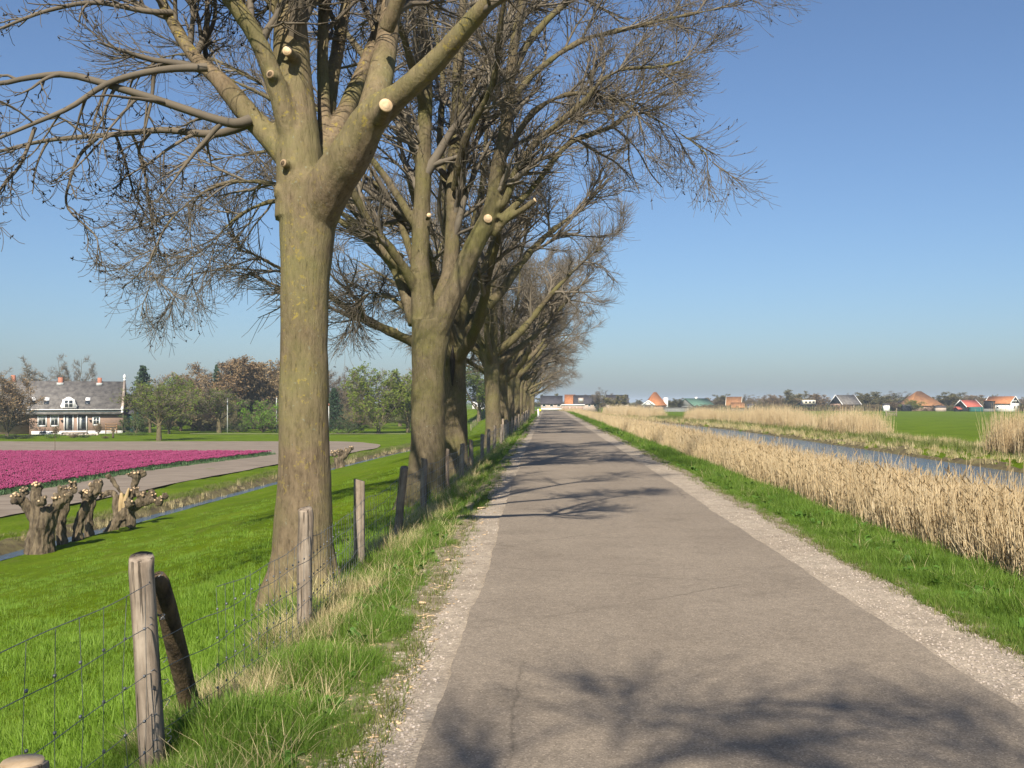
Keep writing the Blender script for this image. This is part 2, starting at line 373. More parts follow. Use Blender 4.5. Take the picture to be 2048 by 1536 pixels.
for y in ys:
    xd, xc = float(ditch_x(y)), float(bank_x(y)); foot = xd+2.4
    xs = np.concatenate([[-4500, -1500, -600, -300, -150, -90, -60, -42, -30, -24, xd-3.5, xd-2.4, xd-1.7, xd-1.15, xd-.8, xd-.55, xd, xd+.55, xd+.8, xd+1.15, xd+1.7],
        foot+(-2.8-foot)*tt, [-2.5, -2.2, -2.0, -1.8, -1.6, -1.35, -1.1, -.6, 0, 1.2, 2.4, 3.0, 3.4, 3.8, 4.1, 4.4, 4.8, 5.2, 5.55, 5.9, 6.6],
        xc+np.array([-.9, -.5, -.25, 0, .25, .7, 1.4, 2.2, 3, 4, 6.5, 9, 14]), [40, 60, 100, 180, 400, 900, 2000, 4500]])
    xx = xs+np.where(np.abs(xs) < 35, road_off(y), 0)
    xx = np.sort(xx)
    verts.append(np.stack([xx, np.full_like(xx, y), gz(xx, y)], 1))
nr, nc = len(verts), len(verts[0]); V = np.concatenate(verts)
I = np.arange(nr*nc).reshape(nr, nc)
Q = np.stack([I[:-1, :-1], I[:-1, 1:], I[1:, 1:], I[1:, :-1]], -1).reshape(-1, 4)
tag(link('ground', smooth(mesh_np('ground', V, [Q])), None, M['turf']), 'green turf of the dyke slope, verges and polder fields', kind='structure')

def strip(name, left, right, yy, dz, mat, label, n=2, flat=None):
    """a sheet between two x(y) curves, following the ground at height dz"""
    vv = []
    for y in yy:
        a, b = float(left(y)), float(right(y)); xs = np.linspace(a, b, n)+float(road_off(y))
        z = gz(xs, y)+dz if flat is None else np.full(n, flat)
        vv.append(np.stack([xs, np.full(n, y), z], 1))
    I = np.arange(len(yy)*n).reshape(len(yy), n)
    q = np.stack([I[:-1, :-1], I[:-1, 1:], I[1:, 1:], I[1:, :-1]], -1).reshape(-1, 4)
    return tag(link(name, smooth(mesh_np(name, np.concatenate(vv), [q])), None, mat), label, kind='structure')
rng = RS(5)
def jag(amp, seed, sc):
    r = RS(seed); ph = r.rand(7)*6.28; fr = sc*np.array([.25, .6, 1.3, 2.7, 5.1, 9.7, 17]); am = np.array([1, .8, .6, .45, .3, .22, .16])
    return lambda y: amp*float(np.sum(am*np.sin(fr*y+ph)))/1.6
yr = np.concatenate([np.arange(-20, 30, .06), np.arange(30, 80, .4), np.arange(80, 330, 2)])
jl, jr, ja, jb = jag(.10, 1, 1), jag(.085, 2, 1), jag(.022, 3, 1.6), jag(.022, 4, 1.6)
al = lambda y: np.interp(y, [0, 5, 8.5, 11, 14, 25, 400], [-.55, -.56, -.57, -.60, -.64, -.70, -.72])
sh_l = lambda y: np.interp(y, [0, 5, 8, 14, 400], [-.90, -.92, -.98, -1.07, -1.07])
strip('road_shoulder', lambda y: sh_l(y)+jl(y), lambda y: al(y)+.25, yr, .006, M['gravel'], 'pale gravel shoulder strewn with chips along the fence side', 4)
strip('road_shoulder', lambda y: 2.2, lambda y: 3.08+jr(y), yr, .006, M['gravel'], 'wide pale gravel shoulder along the canal side', 4)
sh_d, sh_e = jag(.09, 51, 1.7), jag(.09, 52, 1.7)
strip('verge_soil', lambda y: sh_l(y)-.22, lambda y: sh_l(y)+.05+sh_d(y), yr, .0085, M['verge_soil'], 'trodden brown soil edge between verge grass and fence side shoulder', 4)
strip('verge_soil', lambda y: 3.0+sh_e(y), lambda y: 3.28, yr, .0085, M['verge_soil'], 'trodden brown soil edge between canal verge and shoulder', 4)
strip('road', lambda y: al(y)+ja(y), lambda y: 2.42+jb(y), yr, .018, M['asphalt'], 'narrow worn grey asphalt road along the dyke', 6)
yw = np.concatenate([np.arange(-24, 160, 4), np.arange(160, 420, 12)])
strip('canal_water', lambda y: 5.0, lambda y: bank_x(y)+.6, yw, 0, M['water'], 'rippled blue canal water beside the reeds', 3, WZ)
yd = np.concatenate([np.arange(-24, 150, 3)])
strip('ditch_water', lambda y: ditch_x(y)-.95, lambda y: ditch_x(y)+.95, yd, 0, M['water'], 'narrow strip of ditch water below the dyke slope', 3, DITCH)
yd2 = np.arange(-10, 150, .5); jd, je = jag(.16, 8, 1.2), jag(.16, 9, 1.2)
strip('ditch_bank', lambda y: ditch_x(y)-1.25+jd(y)*.7, lambda y: ditch_x(y)-.5, yd2, .012, M['mud'], 'brown muddy far bank of the ditch', 4)
strip('ditch_bank', lambda y: ditch_x(y)+.5, lambda y: ditch_x(y)+.98+je(y)*.5, yd2, .012, M['mud'], 'brown muddy near bank of the ditch', 4)
strip('reed_bed_ground', lambda y: 4.4+jl(y)*.5, lambda y: 6.1, np.arange(4, 165, .5), .012, M['litter'], 'strawy litter under the near reeds', 6)  # straw coloured strip added to brighten the self-shaded reeds
jm = jag(.2, 12, 1.0)
strip('canal_bank', lambda y: bank_x(y)-.3, lambda y: bank_x(y)+.45+jm(y), np.arange(-10, 160, .7), .012, M['mud'], 'brown muddy waterline of the far canal bank', 4)

def field(name, poly, z, mat, label):
    me = mesh_np(name, [(x, y, z) for x, y in poly], [np.arange(len(poly))[None]])
    return tag(link(name, me, None, mat), label, kind='structure')
fz = FLAT+.03
def edge_poly(x1s, ys_, xfar):
    return [(xfar, ys_[0])]+list(zip(x1s, ys_))+[(xfar, ys_[-1])]
def gnd(x, y, z): return float((x-VX)/F*y)
# bare soil between the tulips and the ditch, and behind the tulips up to the lawn
def soil_field():
    yy = np.concatenate([np.arange(10, 92, 2.0), np.arange(92, 121, 1.5)]); j = jag(.35, 21, .6); vv = []
    for y in yy:
        xr_ = np.interp(y, [10, 41, 60, 80, 95, 104, 112, 118, 121], [-22.6, -22.4, -21.6, -20.2, -18.2, -17.6, -18.5, -22, -26])+j(y)*.6
        xs = np.concatenate([np.linspace(-160, -40, 7), np.linspace(-38, xr_, 7)])
        vv.append(np.stack([xs, np.full_like(xs, y), np.full_like(xs, FLAT)+.07], 1))
    I = np.arange(len(yy)*14).reshape(len(yy), 14); q = np.stack([I[:-1, :-1], I[:-1, 1:], I[1:, 1:], I[1:, :-1]], -1).reshape(-1, 4)
    tag(link('bare_field', mesh_np('bare_field', np.concatenate(vv), [q]), None, M['soil']), 'bare raked soil around the pink tulip field', kind='structure')
soil_field()
field('meadow', [(32, 62), (150, 48), (260, 309), (36, 309)], RFLAT+.09, M['meadow'], 'dark green meadow between canal and far houses')
field('garden_path', [(gnd(380, 148, 0), 148.0), (gnd(812, 148, 0), 148.0), (gnd(812, 149.2, 0), 149.2), (gnd(380, 149.2, 0), 149.2)], FLAT+.08, M['gravel'], 'thin pale path across the far lawn')

# ------------------------------------------------------------------ scattering of what nobody could count
def scatter(name, pts, rot, scl, idx, protos, label):
    n = len(pts); me = bpy.data.meshes.new(name)
    me.vertices.add(n); me.vertices.foreach_set('co', np.asarray(pts, np.float32).ravel())
    for nm, ty, arr, key in (('rot', 'FLOAT_VECTOR', rot, 'vector'), ('scl', 'FLOAT_VECTOR', scl, 'vector'), ('idx', 'INT', idx, 'value')):
        a = me.attributes.new(nm, ty, 'POINT'); a.data.foreach_set(key, np.asarray(arr, np.float32 if ty != 'INT' else np.int32).ravel())
    c = bpy.data.collections.new(name+'_forms')
    for i, (pm, mats) in enumerate(protos):
        for m_ in mats:
            if m_.name not in [q.name for q in pm.materials]: pm.materials.append(m_)
        c.objects.link(bpy.data.objects.new('%s_form_%02d' % (name, i), pm))
    g = bpy.data.node_groups.new(name+'_scatter', 'GeometryNodeTree')
    g.interface.new_socket('Geometry', in_out='INPUT', socket_type='NodeSocketGeometry')
    g.interface.new_socket('Geometry', in_out='OUTPUT', socket_type='NodeSocketGeometry')
    gi = g.nodes.new('NodeGroupInput'); go = g.nodes.new('NodeGroupOutput')
    ip = g.nodes.new('GeometryNodeInstanceOnPoints'); ci = g.nodes.new('GeometryNodeCollectionInfo')
    ci.inputs[0].default_value = c; ci.inputs['Separate Children'].default_value = True; ci.inputs['Reset Children'].default_value = True
    def at(nm, ty):
        a = g.nodes.new('GeometryNodeInputNamedAttribute'); a.data_type = ty; a.inputs['Name'].default_value = nm
        return [o for o in a.outputs if o.enabled and o.name == 'Attribute'][0]
    L = g.links.new
    L(gi.outputs[0], ip.inputs['Points']); L(ci.outputs[0], ip.inputs['Instance']); ip.inputs['Pick Instance'].default_value = True
    L(at('idx', 'INT'), ip.inputs['Instance Index']); L(at('rot', 'FLOAT_VECTOR'), ip.inputs['Rotation']); L(at('scl', 'FLOAT_VECTOR'), ip.inputs['Scale'])
    L(ip.outputs[0], go.inputs[0])
    o = link(name, me); md = o.modifiers.new('scatter', 'NODES'); md.node_group = g
    return tag(o, label, kind='stuff')

def blades(n, h, wd, rad, lean, curl, rng, seg=2, hv=.4):
    """a tuft of n bent blades; returns verts and faces"""
    a = rng.rand(n)*6.283; rr = rad*np.sqrt(rng.rand(n)); b0 = np.stack([rr*np.cos(a), rr*np.sin(a), np.full(n, -.01)], 1)
    da = a+rng.randn(n)*.9; dr = np.stack([np.cos(da), np.sin(da), np.zeros(n)], 1)
    hh = h*(1-hv+2*hv*rng.rand(n))*(1-.35*rr/max(rad, 1e-6)); ln = lean*np.abs(rng.randn(n))*.7; cu = curl*rng.rand(n)
    side = np.stack([-np.sin(da+rng.randn(n)*.6), np.cos(da), np.zeros(n)], 1); side = norm(side)
    vv = []; k = seg+1
    for i in range(k):
        s = i/seg; w_ = wd*(1-s)**.7
        c = b0+dr*(hh*(ln*s+cu*s*s))[:, None]+np.array([0, 0, 1])*(hh*(s-.35*cu*s*s))[:, None]
        if i < seg: vv += [c-side*w_/2, c+side*w_/2]
        else: vv += [c]
    V = np.stack(vv, 1); m = V.shape[1]; base = (np.arange(n)*m)[:, None]
    quads = np.concatenate([base+np.array([[2*i, 2*i+1, 2*i+3, 2*i+2]]) for i in range(seg-1)]) if seg > 1 else np.zeros((0, 4), int)
    tris = base+np.array([[2*seg-2, 2*seg-1, 2*seg]])
    return V.reshape(-1, 3), [quads, tris]
def tuft_mesh(name, *a, **k):
    v, f = blades(*a, **k); return mesh_np(name, v, f)
def ground_points(n, x0, x1, y0, y1, rng, power=1.0, x_of_y=None):
    u = rng.rand(n)**power; y = y0+(y1-y0)*u; x = x0+(x1-x0)*rng.rand(n)
    return x, y
def place(x, y, dz=0):
    xo = x+road_off(y)
    return np.stack([xo, y, gz(xo, y)+dz], 1)
def dens_y(n, y0, y1, rng):                              # points thin out with distance (even on screen, not on the ground)
    return 1/(1/y1+(1/y0-1/y1)*rng.rand(n))
rng = RS(11)
# left verge, tall soft grass between shoulder and fence, and around the fence
T = [ (tuft_mesh('t', 26, .17, .007, .10, .45, .5, RS(i)), [M['grass_lush']]) for i in range(4)]
def grass_patch(name, n, xa, xb, y0, y1, T, smin, smax, label, seed, near=True, jit=None, dz=0, hfun=None):
    rng = RS(seed); y = dens_y(n, y0, y1, rng) if near else y0+(y1-y0)*rng.rand(n)
    u = rng.rand(n); A = np.array([xa(v) for v in y]); B = np.array([xb(v) for v in y]); x = A+(B-A)*u
    p = place(x, y, dz); s = (smin+(smax-smin)*rng.rand(n))*(1+np.clip(y/40, 0, 2.0)*.45)
    if hfun is not None: s = s*hfun(x, y, u)
    rot = np.stack([rng.randn(n)*.12, rng.randn(n)*.12, rng.rand(n)*6.283], 1)
    hz = (.75+.5*rng.rand(n))
    return scatter(name, p, rot, np.stack([s, s, s*hz], 1), rng.randint(0, len(T), n), T, label)
jl2 = jag(.10, 1, 1)
def patchy(x, y, u): return .55+.75*np.clip(.5+.5*np.sin(x*5.1+y*1.9)*np.sin(y*2.7+1)+.35*np.sin(y*6.1+x*3), 0, 1.3)
grass_patch('grass', 9500, lambda y: -2.25, lambda y: sh_l(y)+jl2(y)+.02, 2.6, 150, T, .55, 1.15, 'lush green grass on the narrow verge between fence and shoulder', 1, hfun=lambda x, y, u: patchy(x, y, u)*np.clip(1.15-.75*u, .3, 1))
T2 = [(tuft_mesh('t', 22, .34, .005, .09, .45, .75, RS(20+i)), [M['grass_dry']]) for i in range(4)]
grass_patch('dry_grass', 1750, lambda y: -2.15, lambda y: -1.5, 5.2, 120, T2, .5, 1.15, 'tufts of straw coloured dry grass along the fence', 2, hfun=lambda x, y, u: np.clip((.35+.8*np.abs(np.sin(y*.9+.4)*np.sin(y*2.3)))*(1-.35*u), .25, 1.3))
T3 = [(tuft_mesh('t', 30, .065, .0055, .13, .5, .5, RS(30+i)), [M['grass_past']]) for i in range(4)]
grass_patch('grass', 15000, lambda y: max(-.62*y-.5, -15), lambda y: -2.1, 3.0, 42, T3, .7, 1.35, 'short grazed pasture grass on the dyke slope', 3, hfun=lambda x, y, u: .7+.5*np.clip(np.sin(x*1.3+y*.8)*np.sin(y*1.7-x), 0, 1)+np.where(x > -3.2, .45, 0))
T4 = [(tuft_mesh('t', 24, .15, .006, .09, .4, .45, RS(40+i)), [M['grass_past']]) for i in range(4)]
grass_patch('grass', 2600, lambda y: max(-.62*y-.5, -4.6), lambda y: -2.0, 3.0, 16, T4, .4, .9, 'taller soft grass behind the netting fence', 4)
T8 = [(tuft_mesh('t', 7, .26, .0045, .06, .6, .9, RS(90+i)), [M['grass_dry']]) for i in range(4)]
grass_patch('dry_grass', 900, lambda y: -1.9, lambda y: -1.12, 3.4, 60, T8, .35, .95, 'single dead stalks scattered through the fence verge', 72)
grass_patch('dry_grass', 500, lambda y: 3.3, lambda y: 4.6, 5, 70, T8, .4, .9, 'single dead stalks scattered through the canal verge', 73)
# right verge
T5 = [(tuft_mesh('t', 28, .21, .009, .11, .4, .55, RS(50+i)), [M['grass_lush']]) for i in range(5)]
jr2 = jag(.085, 2, 1)
grass_patch('grass', 12500, lambda y: 3.06+jr2(y), lambda y: 4.45, 4.6, 165, T5, .42, .88, 'thick green grass between shoulder and reeds', 5, hfun=lambda x, y, u: patchy(x, y, u)**.6*np.clip(.38+1.3*u, .35, .9)*np.where(u > .85, .75, 1))
TE = [(tuft_mesh('t', 12, .07, .006, .05, .6, .6, RS(55+i)), [M['grass_rough']]) for i in range(3)]
grass_patch('grass', 700, lambda y: sh_l(y)-.05, lambda y: sh_l(y)+.16, 3.6, 60, TE, .5, 1.2, 'stray grass creeping onto the fence side shoulder', 56)
grass_patch('grass', 700, lambda y: 2.9, lambda y: 3.15, 4.8, 60, TE, .5, 1.2, 'stray grass creeping onto the canal side shoulder', 57)
# far bank
T6 = [(tuft_mesh('t', 20, .28, .02, .25, .4, .5, RS(60+i)), [M['grass_rough']]) for i in range(3)]
grass_patch('grass', 2600, lambda y: bank_x(y)+.6, lambda y: bank_x(y)+4.2, 24, 160, T6, .4, .95, 'rough grass on the far bank of the canal', 6, near=False)
T7 = [(tuft_mesh('t', 20, .42, .02, .2, .35, .4, RS(70+i)), [M['grass_dry']]) for i in range(3)]
grass_patch('dry_grass', 1100, lambda y: bank_x(y)+.1, lambda y: bank_x(y)+.8, 24, 160, T7, .22, .55, 'brown dry stalks along the far waterline', 7, near=False)
grass_patch('dry_grass', 900, lambda y: bank_x(y)+2.4, lambda y: bank_x(y)+4.4, 34, 75, T7, .3, .6, 'bleached dry grass on the crest of the far bank', 71, near=False)
# ditch bank grass
grass_patch('grass', 1700, lambda y: ditch_x(y)-1.9, lambda y: ditch_x(y)-.95, 22, 130, T6, .3, .55, 'rough grass fringe on the far ditch bank', 8, near=False)
grass_patch('dry_grass', 130, lambda y: ditch_x(y)-1.0, lambda y: ditch_x(y)-.5, 22, 130, T7, .35, .7, 'dead stalks hanging over the ditch', 81, near=False)
# broad leaved weeds
def weed_mesh(seed, n=11, s=.16):
    rng = RS(seed); vv = []; ff = []; k = 0
    for i in range(n):
        a = rng.rand()*6.283; el = .35+.8*rng.rand(); L = s*(.6+.7*rng.rand()); d = np.array([math.cos(a)*math.cos(el), math.sin(a)*math.cos(el), math.sin(el)]); sd_ = np.array([-math.sin(a), math.cos(a), 0])
        c = [np.zeros(3), d*L*.35, d*L*.75-np.array([0, 0, L*.06]), d*L-np.array([0, 0, L*.22])]; w_ = [.01, .17*L, .2*L, .0]
        vv += [c[0]-sd_*.004, c[0]+sd_*.004, c[1]-sd_*w_[1], c[1]+sd_*w_[1], c[2]-sd_*w_[2], c[2]+sd_*w_[2], c[3]]
        ff += [(k, k+1, k+3, k+2), (k+2, k+3, k+5, k+4), (k+4, k+5, k+6, k+6)]; k += 7
    q = np.array([f for f in ff if f[2] != f[3]]); t = np.array([f[:3] for f in ff if f[2] == f[3]])
    return mesh_np('weed', vv, [q, t])
TW = [(weed_mesh(i), [M['weed']]) for i in range(4)]
grass_patch('weeds', 420, lambda y: -1.95, lambda y: -1.1, 3.2, 60, TW, .2, .5, 'low broad leaved weeds in the fence verge', 9)
grass_patch('weeds', 520, lambda y: 3.3, lambda y: 4.5, 5, 80, TW, .3, .75, 'dark broad leaved weeds in the canal verge', 10)
# reeds
def reed_mesh(seed, n=15, h=1.25, rad=.2, rs=.0048, plume=True):
    rng = RS(seed); Ps, Rs = [], []; lv, lf = [], []; pv, pf = [], []; k = 0; kp = 0
    for i in range(n):
        a = rng.rand()*6.283; r = rad*math.sqrt(rng.rand()); p0 = np.array([r*math.cos(a), r*math.sin(a), -.15]); H = h*(.30+.80*rng.rand()**1.35)
        ln = rng.randn(2)*.05*H; c = rng.randn(2)*.03*H
        P = np.array([p0+np.array([ln[0]*s+c[0]*s*s, ln[1]*s+c[1]*s*s, (H+.15)*s]) for s in (0, .5, 1)])
        Ps.append(P); Rs.append([rs, rs*.8, rs*.45])
        for j in range(rng.randint(0, 2)):
            s = .15+.6*rng.rand(); q = P[0]*(1-s)+P[2]*s; b = rng.rand()*6.283; L = .2+.25*rng.rand(); d = np.array([math.cos(b)*.16, math.sin(b)*.16, .95]); sd_ = np.array([-math.sin(b), math.cos(b), 0])*.0038
            lv += [q-sd_, q+sd_, q+d*L*.6+sd_, q+d*L*.6-sd_, q+d*L+np.array([math.cos(b), math.sin(b), -.4])*.12*L]; lf.append(k); k += 5
        if plume and rng.rand() < .14:
            b = rng.rand()*6.283; d = norm(np.array([math.cos(b)*.5, math.sin(b)*.5, .8])); u = np.array([-math.sin(b), math.cos(b), 0]); t = P[2]
            pv += [t, t+d*.06+u*.009, t+d*.15, t+d*.06-u*.009, t+d*.06+np.cross(d, u)*.009, t+d*.06-np.cross(d, u)*.009]; pf.append(kp); kp += 6
    v, q = tube_arrays(np.array(Ps), np.array(Rs), 3); o = len(v)
    lf = np.array(lf)[:, None]+o
    V = [v, np.array(lv)]; Qs = [q, lf+np.array([[0, 1, 2, 3]])]; Ts = [lf+np.array([[3, 2, 4]])]; o += len(lv)
    if pf:
        pf = np.array(pf)[:, None]+o; V.append(np.array(pv)); Qs.append(np.concatenate([pf+np.array([[0, 1, 2, 3]]), pf+np.array([[0, 4, 2, 5]])]))
    qq = np.concatenate(Qs); tr = np.concatenate(Ts)
    me = mesh_np('reed', np.concatenate(V), [qq, tr])
    if pf is not None and len(pf):
        me.materials.append(M['reed']); me.materials.append(M['plume'])
        mi = np.zeros(len(qq)+len(tr), np.int32); mi[len(qq)-2*len(pf):len(qq)] = 1; me.polygons.foreach_set('material_index', mi)
    return me
TR = [(reed_mesh(100+i), [M['reed'], M['plume']]) for i in range(6)]
TRf = [(reed_mesh(120+i, 22, 1.3, .36, .0075), [M['reed'], M['plume']]) for i in range(4)]
TRt = [(reed_mesh(140+i, 22, 1.9, .45, .0095), [M['reed'], M['plume']]) for i in range(4)]
def reed_belt(name, n, xa, xb, y0, y1, T, s0, s1, label, seed, near=True, top=None, keep=None, bias=1.0):
    rng = RS(seed); y = dens_y(n, y0, y1, rng) if near else y0+(y1-y0)*rng.rand(n); u = rng.rand(n)**bias
    x = np.array([xa(v) for v in y])*(1-u)+np.array([xb(v) for v in y])*u
    if keep is not None:
        k = keep(x, y, u, rng); x, y, u = x[k], y[k], u[k]
    p = place(x, y); p[:, 2] = np.maximum(p[:, 2], WZ-.15); n = len(x)
    s = s0+(s1-s0)*rng.rand(n); lean = np.where(rng.rand(n) < .07, .3, .065); rot = np.stack([rng.randn(n)*lean, rng.randn(n)*lean, rng.rand(n)*6.283], 1)
    sz = s*(.85+.3*rng.rand(n)) if top is None else np.maximum(.35, (top[0]+(top[1]-top[0])*u+.08*rng.randn(n)+np.where(rng.rand(n) < .035, .22, 0)-p[:, 2])/1.2)
    return scatter(name, p, rot, np.stack([s, s, sz], 1), rng.randint(0, len(T), n), T, label)
jx = jag(.5, 31, .4)
reed_belt('reeds', 16000, lambda y: 4.45, lambda y: 8.2+jx(y), 6.5, 42, TR, .8, 1.15, 'tall dry golden reeds at the near edge of the canal', 201, bias=1.35, top=(.50, -.10))
reed_belt('reeds', 6500, lambda y: 4.5, lambda y: np.interp(y, [40, 70, 110, 150, 200], [8.0, 7.4, 7.2, 7.2, 7.0])+jx(y)*.6, 40, 190, TRf, .8, 1.15, 'dry golden reed belt running into the distance beside the road', 202, bias=1.3, top=(.42, -.2))
clump = lambda x, y, u, r: (np.sin(y*.5)+np.sin(y*.21+2)+.6*r.randn(len(y))) > -.6
reed_belt('reeds', 1500, lambda y: bank_x(y)+1.9, lambda y: bank_x(y)+4.4, 61, 104, TRt, .55, .9, 'tall pale reed bed on the far canal bank', 203, False, keep=clump)
reed_belt('reeds', 700, lambda y: bank_x(y)+1.4, lambda y: bank_x(y)+3.8, 30, 41.5, TRt, .6, .95, 'tall pale reeds on the far bank at the picture edge', 204, False)
reed_belt('reeds', 420, lambda y: bank_x(y)+1.4, lambda y: bank_x(y)+3.5, 106, 116, TRt, .5, .75, 'short clump of pale reeds on the far bank before the sheds', 205, False)
reed_belt('reeds', 900, lambda y: bank_x(y)+.6, lambda y: bank_x(y)+3.0, 132, 185, TRt, .5, .8, 'far reed bed where the canal bends out of sight', 206, False)
# tulips
def tulip_mesh(seed, n=9, rad=.22):
    rng = RS(seed); vv = []; q = []; t = []; k = 0; mq, mt = [], []
    for i in range(n):
        a = rng.rand()*6.283; r = rad*math.sqrt(rng.rand()); p = np.array([r*math.cos(a), r*math.sin(a), .26+.1*rng.rand()])
        R = .042; c0 = rng.rand()*3
        ring = lambda z, r_: [p+np.array([math.cos(c0+j*1.2566)*r_, math.sin(c0+j*1.2566)*r_, z]) for j in range(5)]
        vv += [p]+ring(.035, R)+ring(.085, R*.85)
        t += [(k, k+1+(j+1) % 5, k+1+j) for j in range(5)]; q += [(k+1+j, k+1+(j+1) % 5, k+6+(j+1) % 5, k+6+j) for j in range(5)]
        q += [(k+6, k+7, k+8, k+9)]; mt += [0]*5; mq += [0]*6; k += 11
        for j in range(3):
            b = rng.rand()*6.283; d = np.array([math.cos(b), math.sin(b), 0]); sd_ = np.array([-math.sin(b), math.cos(b), 0])*.03; base = np.array([p[0], p[1], 0])
            vv += [base-sd_*.4, base+sd_*.4, base+d*.05+sd_+np.array([0, 0, .16]), base+d*.05-sd_+np.array([0, 0, .16]), base+d*.13+np.array([0, 0, .25])]
            q.append((k, k+1, k+2, k+3)); t.append((k+3, k+2, k+4)); mq.append(1); mt.append(1); k += 5
    me = mesh_np('tulips', vv, [np.array(q), np.array(t)]); me.materials.append(M['tulip']); me.materials.append(M['tulip_leaf'])
    me.polygons.foreach_set('material_index', np.array(mq+mt, np.int32)); return me
TT = [(tulip_mesh(300+i), [M['tulip'], M['tulip_leaf']]) for i in range(4)]
def tulip_field():
    rng = RS(77); gx, gy = np.meshgrid(np.arange(-62, -25, .32), np.arange(46, 90.6, .3)); x, y = gx.ravel(), gy.ravel()
    edge = np.interp(y, [46, 52, 70, 90], [-28.0, -28.0, -27.9, -25.0])
    row = ((x+60) % 1.8) > .2
    k = (x < edge) & (x > -.56*y-3) & row & (rng.rand(len(x)) < .94); x, y = x[k], y[k]; n = len(x)
    x = x+rng.randn(n)*.1; y = y+rng.randn(n)*.1; s = .86+.16*rng.rand(n)
    scatter('tulips', np.stack([x, y, np.full(n, FLAT+.05)], 1), np.stack([np.zeros(n), np.zeros(n), rng.rand(n)*6.28], 1), np.stack([s, s, s], 1), rng.randint(0, 4, n), TT, 'field of blooming magenta pink tulips')
    ny = np.arange(46, 90.6, .25); ex = np.interp(ny, [46, 52, 70, 90], [-28.0, -28.0, -27.9, -25.0])+.25; n = len(ny)
    TL = [(tuft_mesh('t', 18, .26, .05, .2, .5, .4, RS(330+i)), [M['tulip_leaf']]) for i in range(3)]
    s = .7+.5*rng.rand(n)
    scatter('tulip_leaves', np.stack([ex+rng.randn(n)*.1, ny, np.full(n, FLAT+.05)], 1), np.stack([np.zeros(n), np.zeros(n), rng.rand(n)*6.28], 1), np.stack([s, s, s], 1), rng.randint(0, 3, n), TL, 'green edge of headed tulip plants beside the bare soil')
tulip_field()
# loose stones and wood chips on the shoulders
def stone_mesh(seed):
    rng = RS(seed); bm = bmesh.new(); bmesh.ops.create_icosphere(bm, subdivisions=1, radius=1)
    for v in bm.verts: v.co *= .7+.5*rng.rand(); v.co.z *= .6
    me = bpy.data.meshes.new('stone'); bm.to_mesh(me); bm.free(); return me
def chip_mesh(seed):
    rng = RS(seed); m = MB(); L, w_ = 1, .25+.2*rng.rand(); return m.prism_y([(-L, 0), (L*.9, 0), (L, .12), (-L*.8, .16)], -w_, w_)
def stones(name, n, xa, xb, y0, y1, seed, r0, r1, protos, label, flat=False):
    rng = RS(seed); y = dens_y(n, y0, y1, rng); A = np.array([xa(v) for v in y]); B = np.array([xb(v) for v in y]); x = A+(B-A)*rng.rand(n)
    s = r0+(r1-r0)*rng.rand(n)**2.5
    scatter(name, place(x, y, .008), np.stack([rng.randn(n)*.1, rng.randn(n)*.1, rng.rand(n)*6.28], 1), np.stack([s, s, s], 1), rng.randint(0, len(protos), n), protos, label)
TS = [(stone_mesh(i), [M['stone']]) for i in range(4)]
stones('gravel', 3800, lambda y: sh_l(y)-.06+jl2(y), lambda y: -.62, 3.6, 30, 401, .003, .014, TS, 'loose stones on the fence side shoulder')
stones('gravel', 6000, lambda y: 2.46, lambda y: 3.18+jr2(y), 4.6, 30, 402, .003, .013, TS, 'loose stones on the canal side shoulder')
stones('gravel', 260, lambda y: -.5, lambda y: 2.4, 4, 20, 403, .002, .006, TS, 'scattered grit on the asphalt')
def chip_me(i):
    m = chip_mesh(i); return mesh_np('chip', np.concatenate(m.v), [np.array(f) for f in m.f.values()])
TC = [(chip_me(i), [M['chip']]) for i in range(4)]
stones('wood_chips', 650, lambda y: sh_l(y)-.25, lambda y: -.72, 4.2, 24, 404, .008, .032, TC, 'sawdust and wood chips left along the fence side shoulder')
